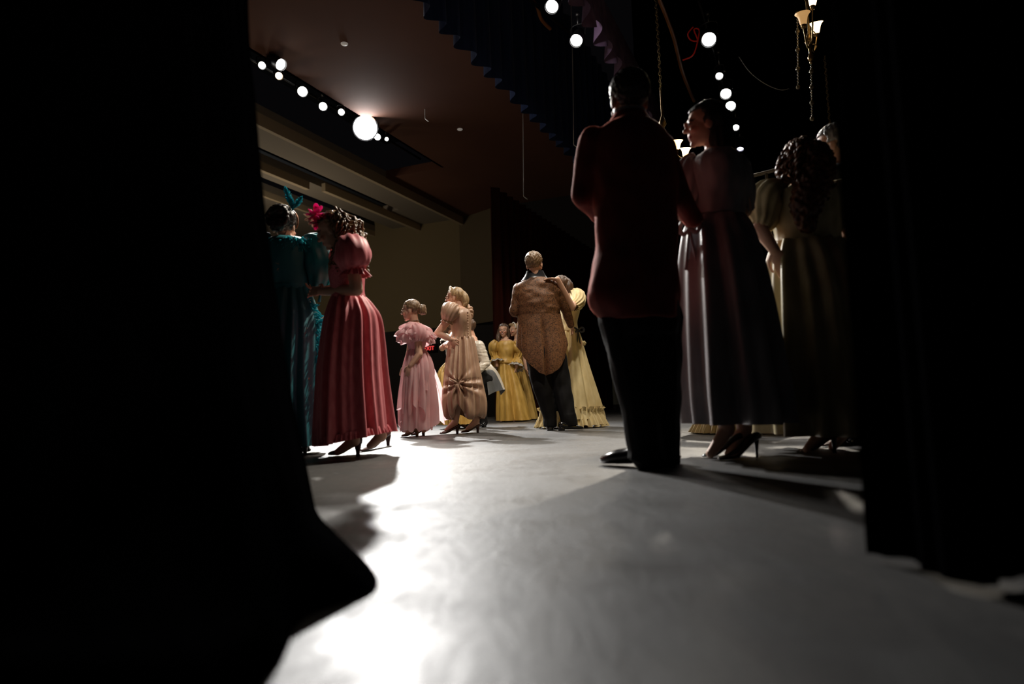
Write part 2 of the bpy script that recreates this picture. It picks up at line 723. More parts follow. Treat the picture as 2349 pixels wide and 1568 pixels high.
def slab(pts, z0, z1):
    n = len(pts)
    V = [(p[0], p[1], z0) for p in pts] + [(p[0], p[1], z1) for p in pts]
    F = [tuple(reversed(range(n))), tuple(range(n, 2 * n))] + [(i, (i + 1) % n, n + (i + 1) % n, n + i) for i in range(n)]
    return np.array(V), F


def prism(a0, a1, b0, b1, z0, z1):
    return slab([ST(a0, b0), ST(a1, b0), ST(a1, b1), ST(a0, b1)], z0, z1)


k = NT('stage_floor')
n1 = k.noise(2.2, 6, (1, 1, 1), 0.62, 0.4)
n2 = k.noise(14, 5, (1.0, 0.35, 1), 0.7, 0.8)
mxn = k.n('ShaderNodeMath', operation='MULTIPLY_ADD')
k.l(n2, mxn.inputs[0])
mxn.inputs[1].default_value = 0.55
k.l(n1, mxn.inputs[2])
k.l(k.ramp(mxn.outputs[0], [(0.50, (.009, .009, .009)), (0.72, (.030, .029, .029)), (0.98, (.105, .102, .100))]), k.b.inputs['Base Color'])
k.l(k.ramp(mxn.outputs[0], [(0.48, (.68,) * 3), (0.92, (.40,) * 3)]), k.b.inputs['Roughness'])
k.b.inputs['Specular IOR Level'].default_value = 0.8
k.bump(n2, 0.25, 0.006)
M_FLOOR = k.m
M_FASCIA = plain('stage_front_paint', (.012, .011, .010), .7)
struct('floor', prism(-6.5, 9, -5, 18.6, -.10, 0), M_FLOOR)
struct('trim_1', prism(-6.56, -6.5, -5, 18.6, -1.15, -.002), M_FASCIA)
struct('floor_house', prism(-24, -6.56, -8, 20, -1.25, -1.15), plain('dark_carpet', (.012, .010, .010), .9))

kc = NT('ceiling_paint')
kc.l(kc.ramp(kc.noise(.6, 2), [(.3, (.115, .040, .022)), (.7, (.145, .055, .030))]), kc.b.inputs['Base Color'])
kc.b.inputs['Roughness'].default_value = .85
M_CEIL = kc.m
M_PANEL = plain('panel_paint', (.26, .225, .185), .8)
M_LIP = plain('panel_edge_paint', (.50, .40, .27), .7)
M_DARK = plain('dark_recess', (.026, .036, .055), .9)
M_WALL = plain('olive_wall_paint', (.20, .155, .085), .85)
M_BLACKWALL = plain('black_wall_paint', (.012, .010, .012), .8)
M_GREY = plain('grey_wall_paint', (.16, .18, .165), .8)
CZ = 6.2
struct('ceiling', prism(-8.06, -4.75, -6, 19, CZ, CZ + .2), M_CEIL)
struct('ceiling_slot', prism(-9.7, -8.06, -6, 14.6, CZ + .9, CZ + 1.0), M_DARK)
struct('ceiling_far', prism(-9.7, -8.06, 14.6, 19, CZ, CZ + .2), M_CEIL)
struct('trim_2', prism(-8.06, -8.0, -6, 14.6, CZ, CZ + .95), M_DARK)
struct('ceiling_panel', [prism(-11.0, -9.72, -6, 19, CZ, CZ + .2)], M_PANEL)
struct('trim_3', prism(-9.80, -9.70, -6, 19, CZ - .24, CZ + .02), M_LIP)
struct('ceiling_slot_rear', prism(-11.6, -11.0, -6, 17.2, CZ + .7, CZ + .8), M_DARK)
struct('ceiling_panel_rear', [prism(-12.4, -11.6, -6, 19, CZ, CZ + .2), prism(-11.6, -11.0, 17.2, 19, CZ, CZ + .2)], M_PANEL)
struct('trim_4', [prism(-11.72, -11.6, -6, 13.9, CZ - .2, CZ + .02), prism(-11.45, -11.33, 14.2, 19, CZ - .2, CZ + .02)], M_LIP)
struct('ceiling_slot_back', prism(-13.1, -12.4, -6, 19, CZ + .7, CZ + .8), M_DARK)
struct('trim_5', prism(-13.2, -13.1, -6, 19, CZ - .16, CZ + .02), M_LIP)
struct('ceiling_back', prism(-22, -13.1, -6, 19, CZ, CZ + .2), M_PANEL)
struct('wall_far', prism(-22, -9.9, 19.0, 19.2, 2.75, CZ + 1), M_WALL)
struct('wall_far_lower', prism(-22, -5.2, 18.9, 19.2, -1.2, 2.75), M_BLACKWALL)
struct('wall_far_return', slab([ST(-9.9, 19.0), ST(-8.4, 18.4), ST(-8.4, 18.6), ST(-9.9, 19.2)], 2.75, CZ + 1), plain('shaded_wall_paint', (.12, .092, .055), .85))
struct('wall_far_side', slab([ST(-8.4, 18.4), ST(-5.1, 18.4), ST(-5.1, 18.6), ST(-8.4, 18.6)], 2.75, CZ + 1), M_BLACKWALL)
struct('wall_house_rear', prism(-22.2, -22, -8, 20, -1.2, CZ + 1), M_WALL)
struct('wall_stage', prism(-5.0, 9, 18.2, 18.4, 0, 9), M_GREY)
struct('baseboard_stage', prism(-5.0, 9, 18.17, 18.2, 0, .16), M_BLACKWALL)


# ------------------------------------------------------------------ stage drapery
def velvet(name, c1, c2, stretch=(6, 6, .3), rough=.85, sheen=.0):
    k = NT(name)
    k.l(k.ramp(k.noise(3, 2, stretch), [(.3, c1), (.7, c2)]), k.b.inputs['Base Color'])
    k.b.inputs['Roughness'].default_value = rough
    k.b.inputs['Specular IOR Level'].default_value = .0
    k.b.inputs['Sheen Weight'].default_value = sheen
    return k.m


M_BLACKV = velvet('black_velour', (.0016, .0016, .002), (.0034, .0034, .004), rough=1.0)
M_REDV = velvet('dark_red_velour', (.016, .0045, .003), (.028, .007, .005))
M_BLUEV = velvet('blue_velour', (.016, .030, .085), (.028, .046, .12), sheen=.1)


def drape(name, a0, b0, a1, b1, z0, z1, mat, wave=.35, amp=.09, label=None, scallop=0.0, rows=8, lift=.0, ztop=None):
    L = math.hypot(a1 - a0, b1 - b0)
    n = int(L / wave * 12) + 2
    t = np.linspace(0, 1, n)
    da, db = (a1 - a0) / L, (b1 - b0) / L
    V = []
    ph = 2 * PI * t * L / wave
    jit = .35 * np.sin(ph * .31 + 1) + .2 * np.sin(ph * .13)
    for i in range(rows):
        q = i / (rows - 1)
        w = amp * np.sin(ph + jit * (1 + q)) * (.65 + .35 * q)
        z = z1 + (z0 - z1) * q + (scallop * np.abs(np.sin(ph / 2)) if q == 1 else 0) + lift * q * t
        for j in range(n):
            V.append(ST(a0 + da * t[j] * L - db * w[j], b0 + db * t[j] * L + da * w[j], z[j] if np.ndim(z) else z))
    base = ST(a0, b0, 0)
    o = obj(name, (np.array(V), grid_faces(rows, n, wrap=False)), mat, None, base)
    return tag(o, label, 'curtain')


drape('curtain_valance', -4.6, -3, -4.6, 18.1, 5.82, 9.2, M_BLUEV, .52, .12, 'long pleated dark blue valance hanging across the stage front')
drape('stage_curtain', -5.0, 10.9, -4.95, 18.1, 0.02, 4.2, M_REDV, .30, .09, 'dark red main curtain hanging behind the brown tailcoat couple')
drape('side_curtain', -3.75, 17.6, 6, 17.6, 0.02, 15, M_BLACKV, .3, .08, 'black side curtain at the far side of the stage, beside the grey wall')
drape('back_curtain', 6, 17.6, 6, -2, 0.02, 15, M_BLACKV, .35, .08, 'black back curtain behind the woman with curly red hair')

# scalloped purple border seen from below
V, F = [], []
nb = 400
bb = np.linspace(4.0, 15.5, nb)
fan = np.abs(np.sin(PI * bb / .62))
base = ST(-2.7, 4, 0)
for i in range(9):
    q = i / 8
    for j in range(nb):
        drop = 6.9 + (6.22 - .30 * fan[j] - 6.9) * q
        V.append(ST(-2.7 + .10 * math.sin(2 * PI * bb[j] / .31) * q, bb[j], drop))
kp = NT('purple_cloth')
kp.l(kp.ramp(kp.noise(3, 2, (2, 2, 1)), [(.3, (.13, .075, .15)), (.7, (.24, .15, .26))]), kp.b.inputs['Base Color'])
kp.b.inputs['Roughness'].default_value = .7
tag(obj('border_curtain', (np.array(V), grid_faces(9, nb, wrap=False)), kp.m, None, base), 'purple scalloped border curtain hanging high above the man in the red coat', 'curtain')

# near leg curtain: hangs from above, its hem kicked out and dragging on the floor
rows_px = [
    [(560, -700, 1.9), (490, -700, 1.45), (430, -700, 1.2), (330, -700, .95), (-250, -700, .55), (-2200, -700, .3)],
    [(568, 0, 1.9), (520, 0, 1.45), (470, 0, 1.2), (380, 0, .95), (-200, 0, .55), (-2100, 0, .3)],
    [(586, 240, 1.9), (550, 240, 1.45), (500, 240, 1.2), (400, 240, .95), (-200, 240, .55), (-2100, 240, .3)],
    [(608, 480, 1.9), (570, 480, 1.45), (530, 480, 1.2), (420, 480, .95), (-200, 480, .55), (-2100, 480, .3)],
    [(640, 720, 1.9), (610, 720, 1.42), (560, 720, 1.15), (450, 720, .92), (-200, 720, .5), (-2100, 720, .3)],
    [(672, 920, 1.9), (650, 920, 1.38), (590, 930, 1.10), (480, 950, .86), (-200, 950, .46), (-2100, 950, .3)],
    [(706, 1080, 1.9), (690, 1085, 1.34), (620, 1120, 1.06), (510, 1190, .80), (-200, 1250, .42), (-2100, 1250, .3)],
    [(722, 1160, 1.9), (722, 1185, 1.30), (650, 1250, 1.03), (540, 1370, .77), (-190, 1450, .39), (-2100, 1450, .3)],
    [(728, 1186, 1.9), (790, 1252, 1.25), (672, 1330, 1.01), (570, 1470, .75), (-180, 1650, .37), (-2100, 1750, .3)],
]
rows = [[U(*c) for c in r] for r in rows_px]
rows.append([G(730, 1194, .004), G(866, 1326, .004), G(700, 1419, .004), G(606, 1568, .004), np.array((-.30, .34, .004)), np.array((-.7, -.1, .004))])
V, F = sheet(rows, 150, 70)
pl = np.zeros(len(V))
u_ = np.tile(np.arange(150), 70)
v_ = np.repeat(np.arange(70), 150) / 69
V[:, 1] += .012 * np.sin(u_ * .55) * np.clip(1 - v_ * 1.1, 0, 1)
V[:, 2] = np.maximum(V[:, 2], .003)
base = np.array((-.53, 1.9, 0))
tag(obj('leg_curtain', (V, F), M_BLACKV, None, base), 'black leg curtain with a dragging hem, beside the woman in teal', 'curtain')

# the other leg curtain, on the upstage side
h0, h1 = G(1990, 1270, .012), G(2255, 1345, .012)
path = [h0, h0 * .72 + h1 * .28 + np.array((.035, 0, 0)), h0 * .4 + h1 * .6 + np.array((-.004, 0, 0)), h1, h1 + np.array((.05, .03, 0)), np.array((.80, 1.06, .012)), np.array((.85, .92, .012)), np.array((.97, .98, .012)), np.array((1.05, .75, .012)), np.array((1.3, .7, .012)), np.array((1.7, .3, .012))]
P2 = catmull(np.array(path), 160)
V = []
for i in range(14):
    q = i / 13
    for j, p in enumerate(P2):
        V.append((p[0] + .006 * math.sin(j * .6 + 3 * q), p[1] + .005 * math.cos(j * .5), .012 + 5.5 * q ** 1.6))
tag(obj('leg_curtain', (np.array(V), grid_faces(14, 160, wrap=False)), M_BLACKV, None, np.array((h0[0], h0[1], 0))), 'straight black leg curtain beside the woman with curly red hair', 'curtain')

# ------------------------------------------------------------------ theatre lights
M_IRON = plain('black_lamp_housing', (.012, .012, .013), .45, .4)
M_STEEL = plain('dull_steel', (.10, .10, .10), .4, .9)


def emit(name, col, s):
    return plain(name, (.8, .8, .8), .4, emit=col, es=s)


M_LENS = emit('lit_lens', (1, .97, .93), 10)
M_LENSW = emit('warm_lit_lens', (1, .74, .48), 8)
M_STAR = emit('bright_lens', (1, .99, .97), 45)
M_DIM = emit('dim_lens', (.75, .72, 1), 9)


def axes_to(d):
    d = np.asarray(d, float) / np.linalg.norm(d)
    s = np.cross(d, (0, 0, 1.0))
    s /= np.linalg.norm(s)
    return np.array((s, np.cross(s, d), d))          # rows x, y, z(=d)


def lamp(name, p, aim, r, lens, label, group, pipe_z=None, length=None):
    p, aim = np.asarray(p, float), np.asarray(aim, float)
    A = axes_to(aim - p)
    L = length or r * 3.4
    t = empty(name, p, label, 'stage light', group)
    obj('housing', [lathe([(r * 1.12, .02), (r * 1.15, -.02), (r * 1.08, -L * .55), (r * .72, -L * .8), (r * .6, -L), (.001, -L)], p, A, 18)], M_IRON, t, p)
    obj('lens', [lathe([(.001, r * .12 - .004), (r * .5, r * .09 - .004), (r * .85, r * .03 - .004), (r, -.008), (r, -.02)], p, A, 22)], lens, t, p)
    q = p - A[2] * L * .45
    top = q + np.array((0, 0, r * 2.2))
    obj('yoke', [tube([q + A[0] * r * 1.2, q + A[0] * r * 1.25 + (top - q) * .8, top, q - A[0] * r * 1.25 + (top - q) * .8, q - A[0] * r * 1.2], .010, n=24, nt=6)], M_IRON, t, p)
    if pipe_z:
        c = top + np.array((0, 0, max(.02, pipe_z - top[2])))
        obj('clamp', [tube([top, c], .014, n=3, nt=8), box(c, (.03, .03, .03))], M_STEEL, t, p)
    return t


def spot(name, p, aim, w, cone=60, col=(1, 1, 1), size=.1, blend=.5):
    l = bpy.data.lights.new(name, 'SPOT')
    l.energy, l.spot_size, l.spot_blend, l.shadow_soft_size, l.color = w, math.radians(cone), blend, size, col
    o = bpy.data.objects.new(name, l)
    COL.objects.link(o)
    o.location = p
    o.rotation_euler = Vector(np.asarray(aim, float) - np.asarray(p, float)).to_track_quat('-Z', 'Y').to_euler()
    return o


CENTRE = np.array((0.2, 6.3, .6))
house = [(601, 150, 8, 'l', 'small white spotlight at the end of the house ceiling row, by the curtain edge'),
         (644, 148, 13, 'l', 'oval white spotlight second in the house ceiling row'),
         (640, 174, 8, 'w', 'warm small spotlight hung lower in the house ceiling row'),
         (694, 210, 11, 'l', 'round white spotlight alone between the warm lamp and the paired lamps'),
         (741, 244, 9, 'l', 'white spotlight in the house ceiling row above the pink hair flower'),
         (783, 257, 7, 'l', 'small white spotlight just before the brightest lamp in the ceiling row'),
         (838, 293, 27, 's', 'largest and brightest spotlight, glaring from the house ceiling row'),
         (866, 314, 7, 'l', 'small white spotlight tucked beside the brightest lamp'),
         (887, 319, 4, 'l', 'tiny white spotlight at the far end of the house ceiling row')]
for px, py, r, kd, lb in house:
    p = G(px, py, 6.0)
    m = p[1] / FPX
    if kd == 'l' and r in (13,):
        aim = CENTRE + np.array((2.5, 1, 0))
    else:
        aim = CENTRE + np.array((.3 * (px - 740) / 100, -2.5, 0))
    rr = r * m
    lamp('stage_light', p, aim, rr, {'l': M_LENS, 'w': M_LENSW, 's': M_STAR}[kd], lb, 'spotlights along the house ceiling slot', 6.55, .34)
    A = axes_to(aim - p)
    q = p + A[2] * (rr * .2 + .05)
    if kd == 's':
        spot('star_beam', q, np.array((-.1, 4.2, .4)), 4600, 62, (1, .985, .96), .11, .6)
    elif r > 8:
        spot('house_beam', q, CENTRE + np.array((-.5, .4, .2)), 950, 40, (1, .95, .88), .09, .7)
hb = [G(601, 150, 6.55), G(887, 319, 6.55)]
dv = (hb[1] - hb[0]) / np.linalg.norm(hb[1] - hb[0])
tag(obj('lighting_pipe', [tube([hb[0] - dv * 8, hb[1] + dv * 1.5], .028, n=3, nt=10)], M_IRON, None, hb[0]), 'black pipe carrying the spotlight row in the house ceiling slot', 'pipe')

elec = [(1266, 15, 15, 'l', 0, 'white downlight highest of the two over the blue valance'),
        (1322, 93, 14, 'l', 0, 'white downlight hanging just below another over the blue valance'),
        (1626, 91, 16, 'l', 1, 'white downlight with red cables looped beside it'),
        (1650, 174, 8, 'l', 1, 'small white downlight under the one with red cables'),
        (1665, 215, 12, 'l', 1, 'bright double white downlight above the head of the woman in grey'),
        (1676, 243, 11, 'l', 1, 'white downlight touching the hair of the woman in grey'),
        (1688, 292, 7, 'l', 1, 'small white downlight behind the hair of the woman in grey'),
        (1698, 341, 7, 'd', 1, 'bluish dim downlight, lowest of the overhead column'),
        (1380 + 246, 60, 6, 'l', 1, None)]
for px, py, r, kd, e, lb in elec:
    if lb is None:
        continue
    p = G(px, py, 6.0)
    rr = r * p[1] / FPX
    aim = p + np.array((-1.0, -2.2, -2.6)) if kd != 'd' else p + np.array((-.6, -1, -3.0))
    lamp('stage_light', p, aim, rr, M_LENS if kd == 'l' else M_DIM, lb, 'downlights on the overhead pipes', 6.5, .38)
    if r > 10:
        q = p + np.array((-.04, -.08, -.2))
        spot('overhead_beam', q, np.array((.2, 7.5, .8)), 110, 75, (1, .90, .76), .1, .8)
for px0, py0, px1, py1, zz, lb in ((1215, 0, 1322, 88, 6.5, 'lighting pipe above the two downlights near the blue valance'), (1626, 80, 1698, 335, 6.5, 'lighting pipe carrying the long column of downlights')):
    p0, p1 = G(px0, py0, zz), G(px1, py1, zz)
    d = (p1 - p0) / np.linalg.norm(p1 - p0)
    tag(obj('lighting_pipe', [tube([p0 - d * 6, p1 + d * .25], .026, n=3, nt=10)], M_IRON, None, p0), lb, 'pipe')
# the same pipes carry more lamps nearer, over the dancers
for a, b, w, tg in ((-1.4, 4.0, 560, (.5, 7.6, .9)), (-1.4, 6.5, 800, (-.75, 7.2, .9)), (-3.3, 5.0, 260, (0, 10.5, 1.0)), (-3.3, 7.5, 420, (0, 10.8, 1.0)), (-1.4, 7.0, 1900, (-1.1, 4.3, 1.0)), (-1.4, 11.3, 1500, (2.0, 4.4, .4)), (-1.4, 9.5, 70, (1.4, 3.4, 1.2))):
    spot('overhead_beam', ST(a, b, 5.8), np.array(tg), w, 34 if tg[1] < 5 else 50, (1, .90, .76), .12, .7)
spot('overhead_beam', ST(-3.2, 9.3, 5.9), ST(-2.7, 10.7, 6.2), 14, 80, (1, .93, .9), .08, .8)  # extra spot added, aimed up to brighten the purple border
# unseen fill points added to brighten the house ceiling and walls
for a, b, z, w in ((-7, 9, 3.2, 8), (-12.5, 13.5, 3.6, 85), (-13, 8, 4.2, 80)):
    l = bpy.data.lights.new('house_fill', 'POINT')
    l.energy, l.shadow_soft_size, l.color = w, .3, (1, .84, .62)
    o = bpy.data.objects.new('house_fill', l)
    COL.objects.link(o)
    o.location = ST(a, b, z)

# ------------------------------------------------------------------ battens, cables, microphones
M_ROPE = plain('orange_brown_batten', (.30, .11, .03), .6)
for (x0, y0, x1, y1, z, lb) in ((1500, -30, 1592, 232, 6.3, 'orange brown batten running up between the red coat man and the downlights'), (1205, -14, 1262, 66, 6.6, 'short stretch of brown batten beside the uppermost valance downlight')):
    p0, p1 = G(x0, y0, z), G(x1, y1, z)
    P = catmull([p0, p0 * .66 + p1 * .34 + np.array((.03, 0, .02)), p0 * .33 + p1 * .67 + np.array((-.02, 0, -.02)), p1], 30)
    tag(obj('batten', [tube(P, .030, n=60, nt=8)], M_ROPE, None, p0), lb, 'pipe')
M_REDC = plain('red_cable_rubber', (.50, .02, .01), .45, emit=(.5, .02, .01), es=.06)  # faint red glow put into the rubber; the cable is no lamp
P = [U(1590, 62, 10.7), U(1578, 78, 10.7), U(1585, 92, 10.75), U(1600, 92, 10.8), U(1592, 68, 10.85), U(1604, 70, 10.8), U(1598, 105, 10.7), U(1588, 128, 10.7), U(1566, 138, 10.75)]
tag(obj('power_cable', [tube(P, .011, n=90, nt=6)], M_REDC, None, P[0]), 'red cable looping beside the large overhead downlight', 'cable')
M_WIRE = plain('grey_wire', (.75, .72, .68), .5)
P = [U(1695, 130, 11), U(1720, 165, 11), U(1755, 192, 11), U(1790, 206, 11), U(1810, 203, 11)]
tag(obj('hanging_wire', [tube(P, .005, n=40, nt=6)], M_WIRE, None, P[0]), 'thin slack wire drooping between the downlights and the glass bead strands', 'cable')
for x0, y0, x1, y1, Y, lb in ((966, -200, 975, 272, 13.2, 'microphone on a long thin wire in front of the house ceiling'), (1192, -120, 1201, 450, 13.5, 'microphone hung lowest on a thin wire above the brown tailcoat man'), (1305, -120, 1316, 332, 13.8, 'microphone on a thin wire before the blue valance')):
    a, b = U(x0, y0, Y), U(x1, y1, Y)
    t = empty('hanging_microphone', b, lb, 'microphone', 'hanging stage microphones')
    obj('wire', [tube([a, (a + b) / 2 + np.array((.02, 0, 0)), b], .006, n=20, nt=6)], M_WIRE, t, b)
    c = b + np.array((.075, -.03, -.07))
    obj('capsule', [tube([b, b * .5 + c * .5, c], [.007, .011, .013], n=10, nt=10), ball(c, .013)], plain('microphone_metal', (.45, .43, .40), .35, .6), t, b)
M_FIT = plain('white_fitting', (.75, .7, .66), .5, emit=(1, .9, .8), es=.12)  # faint glow put into the white material for the glint on each fitting
for px, py, lb in ((790, 101, 'small pale ceiling fitting nearer the curtain, above the lamp row'), (1055, 297, 'small pale ceiling fitting between two hanging microphones')):
    p = G(px, py, 6.19)
    tag(obj('ceiling_fitting', [lathe([(.001, -.012), (.045, -.012), (.058, 0), (.058, .02)], p, None, 16)], M_FIT, None, p), lb, 'ceiling fitting')

# ------------------------------------------------------------------ exit sign
sp = U(984, 799, 20.6)
ex = empty('exit_sign', sp, 'small red lit EXIT sign on the dark wall behind the pale pink dress', 'exit sign')
right = -BV * 0 + AV
SA = np.array((AV, np.array((0, 0, 1.0)), -BV))
obj('sign_case', [box(sp + BV * .06, (.26, .13, .04), SA)], plain('black_sign_case', (.02, .01, .01), .5), ex, sp)
fc = bpy.data.curves.new('exit_letters', 'FONT')
fc.body, fc.size, fc.align_x, fc.align_y, fc.extrude = 'EXIT', .18, 'CENTER', 'CENTER', .004
to = bpy.data.objects.new('tmp_text', fc)
COL.objects.link(to)
me = bpy.data.meshes.new_from_object(to.evaluated_get(bpy.context.evaluated_depsgraph_get()))
bpy.data.objects.remove(to)
c = coords(me)
set_coords(me, np.column_stack([c[:, 0], c[:, 1], c[:, 2]]) @ SA + sp - BV * .0)
link('letters', me, emit('red_letters', (1, .02, .03), 1.0), ex, sp, smooth=False)

# ------------------------------------------------------------------ chandeliers
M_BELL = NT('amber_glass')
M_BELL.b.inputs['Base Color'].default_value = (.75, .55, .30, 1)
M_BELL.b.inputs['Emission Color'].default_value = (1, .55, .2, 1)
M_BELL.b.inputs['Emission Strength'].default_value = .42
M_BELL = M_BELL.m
M_GLOW = emit('glowing_bell_glass', (1, .66, .30), 5.5)
M_BULB = emit('lit_bulb', (1, .82, .5), 22)
M_BRASS = plain('aged_brass', (.30, .20, .08), .35, .9)


def chandelier(post, bells, chain, label, drop=.5):
    """bells: (point of the shade's foot, radius, lit, tilt)"""
    post = np.asarray(post, float)
    t = empty('chandelier', post, label, 'chandelier', 'brass chandeliers over the stage')
    obj('post', [lathe([(.001, -.10), (.022, -.09), (.03, -.06), (.014, -.02), (.02, .06), (.045, .10), (.03, .15), (.012, .2), (.012, drop)], post, None, 14), ball(post + np.array((0, 0, -.11)), .016)], M_BRASS, t, post)
    cp = [post + np.array((.012 * (i % 2) - .006, 0, drop + .045 * i)) for i in range(int(chain / .045))]
    obj('chain', [tube([c, c + np.array((.010, 0, .02)), c + np.array((0, 0, .05)), c + np.array((-.010, 0, .02)), c], .0035, n=14, nt=5) for c in cp], M_BRASS, t, post)
    for b, r, lit, tilt in bells:
        b = np.asarray(b, float)
        mid = (post + b) / 2 + np.array((0, 0, -.09))
        arm = obj('arm', [tube([post + np.array((0, 0, .08)), mid, b + np.array((0, 0, -.035)), b], [.009, .008, .008, .010], n=30, nt=8),
                          tube([mid, mid + np.array((.03, 0, .05)), mid + np.array((0, 0, .07)), mid + np.array((-.025, 0, .05))], .005, n=20, nt=6)], M_BRASS, t, post)
        A = axes_to(np.asarray(tilt, float) + np.array((1e-3, 0, 0)))
        k = r / .07
        prof = [(.022, 0), (.030, .012), (.036, .04), (.042, .07), (.054, .092), (.070, .108), (.068, .109), (.050, .09), (.038, .066), (.032, .04), (.026, .014)]
        sh = obj('lamp_shade', [lathe([(x * k, z * k) for x, z in prof], b, A, 24)], M_GLOW if lit else M_BELL, t, post)
        obj('bulb', [ball(b + A[2] * .055 * k, np.array((.022, .022, .034)) * k, A)], M_BULB if lit else M_BELL, sh, post)
        obj('socket', [lathe([(.001, -.03), (.02, -.028), (.024, 0), (.02, .008), (.001, .01)], b, A, 12)], M_BRASS, arm, post)
    return t


def crystals(post, n=6, r=.05, L=.25):
    pass


chandelier(U(1859, 118, 6.3), [(U(1843, 57, 6.15), .070, False, (-.06, -.1, 1)), (U(1873, 77, 6.45), .066, True, (-.12, -.3, 1)), (U(1864, 14, 6.05), .064, True, (.05, -.1, 1))], .7,
           'chandelier with three amber bell shades, highest in view near the curtain')
chandelier(U(1521, 304, 7.6), [(U(1553, 343, 7.55), .066, True, (.02, -.25, 1)), (U(1572, 360, 7.8), .066, True, (.02, -.25, 1)), (U(1500, 350, 7.7), .066, True, (0, 0, 1))], 1.6,
           'chandelier half hidden behind the red coat man, two glowing bells showing')
chandelier(U(1912, 400, 9.0), [(U(1893, 393, 8.9), .066, True, (0, -.4, 1)), (U(1930, 398, 9.2), .066, True, (0, -.2, 1))], 1.2,
           'chandelier mostly hidden behind the grey haired man, one glowing bell showing')
for px, y0, y1, Y in ((1861, 128, 272, 6.35), (1829, 30, 200, 6.6)):
    a, b = U(px, y0, Y), U(px + 2, y1, Y)
    t = empty('bead_strand', b, 'strand of glass beads hanging ' + ('straight below the highest chandelier' if px > 1850 else 'beside the unlit bell of the highest chandelier'), 'beads', 'glass bead strands')
    obj('cord', [tube([a, b], .004, n=3, nt=6)], M_WIRE, t, b)
    gl = plain('bead_glass', (.12, .095, .055), .12)
    obj('bead', [ball(a + (b - a) * q, .010 if i % 6 else .022, nu=10, nv=6) for i, q in enumerate(np.linspace(0, 1, 25))], gl, t, b)

# ------------------------------------------------------------------ railing of the dark stair unit
M_RAIL = plain('dull_grey_rail', (.22, .19, .15), .6)
p0, p1 = U(1660, 420, 9.6), U(1850, 372, 9.0)
rl = empty('stair_railing', np.array((p0[0], p0[1], 0)), 'dull grey stage railing between the woman in grey and the curly haired woman', 'railing')
obj('handrail', [tube([p0, p1], .026, n=4, nt=10)], M_RAIL, rl, np.array((p0[0], p0[1], 0)))
for q in (.03, .53, .97):
    c = p0 + (p1 - p0) * q
    obj('post', [tube([c, c * np.array((1, 1, 0))], .020, n=3, nt=10)], M_RAIL, rl, np.array((p0[0], p0[1], 0)))
# ------------------------------------------------------------------ cloth and hair
M_BROWN = brocade('brown_brocade', (.205, .088, .036), (.050, .022, .008), 66, .6, .52, .06)
M_SATIN_BLACK = plain('black_satin', (.012, .013, .016), .28, 0, .6)
M_TROUSER = cloth('black_trouser_wool', (.007, .007, .008), (.0045, .0045, .005), .8, 20, weave=200, spec=.2)
M_SHOE_BLACK = plain('black_leather', (.010, .010, .011), .16, 0, .7)
M_SHOE_BROWN = plain('brown_leather', (.060, .018, .010), .35)
M_SHOE_TAN = plain('tan_leather', (.16, .085, .04), .35)
M_SHOE_RED = plain('dark_red_leather', (.055, .010, .010), .35)
M_CREAM = cloth('cream_cotton', (.72, .60, .34), (.58, .46, .23), .65, 14, weave=220)
M_GOLD = cloth('gold_taffeta', (.62, .39, .10), (.46, .27, .055), .42, 16, weave=240, spec=.5)
M_GOLD2 = cloth('pale_gold_taffeta', (.58, .38, .11), (.40, .25, .06), .5, 16, weave=240)
M_LACE = brocade('white_lace', (.62, .60, .58), (.25, .23, .20), 150, .8)
M_PINK = gauze('pale_pink_organza', (.96, .67, .68), .58)
M_PINKS = cloth('pale_pink_satin', (.80, .42, .45), (.66, .32, .36), .5, 16)
M_CHAMP = cloth('champagne_taffeta', (.47, .30, .20), (.36, .22, .145), .42, 18, weave=240, spec=.6)
M_WHITE = cloth('white_satin', (.62, .57, .50), (.50, .46, .40), .24, 16, spec=.6)
M_GREYL = cloth('grey_coat_lining', (.11, .115, .125), (.07, .075, .08), .5, 12)
M_TANBRO = brocade('tan_brocade', (.42, .30, .14), (.20, .12, .05), 60)
H_BROWN = hairmat('brown_hair', (.035, .018, .010), (.12, .062, .032))
H_LIGHT = hairmat('light_brown_hair', (.09, .052, .026), (.27, .165, .085))
H_BLOND = hairmat('blond_hair', (.20, .12, .055), (.52, .36, .19))
M_GLINT = plain('pearl', (.85, .82, .78), .2)


def pts(P, *a):
    return [P.p(*q) for q in a]


# ================================================================== man in the brown tailcoat
A = Person('man in brown brocade tailcoat and black trousers, dancing with his back turned', (1278, 985), 7.1)
A.head(1226, 606, (.30, .95, -.02), (-.04, 0, 1), .252)
torso = [(1204, 1256, 640, .072), (1184, 1281, 652, .10), (1178, 1285, 666, .112), (1182, 1284, 685, .125), (1187, 1284, 705, .125), (1191, 1282, 725, .118), (1188, 1290, 750, .125), (1188, 1298, 785, .135), (1202, 1296, 812, .13)]
armL = pts(A, (1188, 660), (1181, 716, .02), (1206, 722, .28))
armR = pts(A, (1279, 660), (1297, 706, .06), (1311, 748, .16))
legs = [dict(pts=pts(A, (1226, 800), (1243, 885, -.02), (1261, 965))), dict(pts=pts(A, (1272, 800), (1287, 885, .0), (1302, 962, -.06)))]
A.body(torso, A.p(1229, 636), [dict(pts=armL, hand=dict(d=(.8, .5, .35), nrm=(0, 1, -.2), curl=.4)), dict(pts=armR, hand=dict(d=(.25, .75, -.25), nrm=(-.8, .3, 0), curl=.45, thumb=-1))], legs)
hr = A.hair_cap(H_LIGHT, grow=1.0, rz=.090, ry=.102, rx=.082, low=-.03, amp=.006, scale=(70, 70, 50))
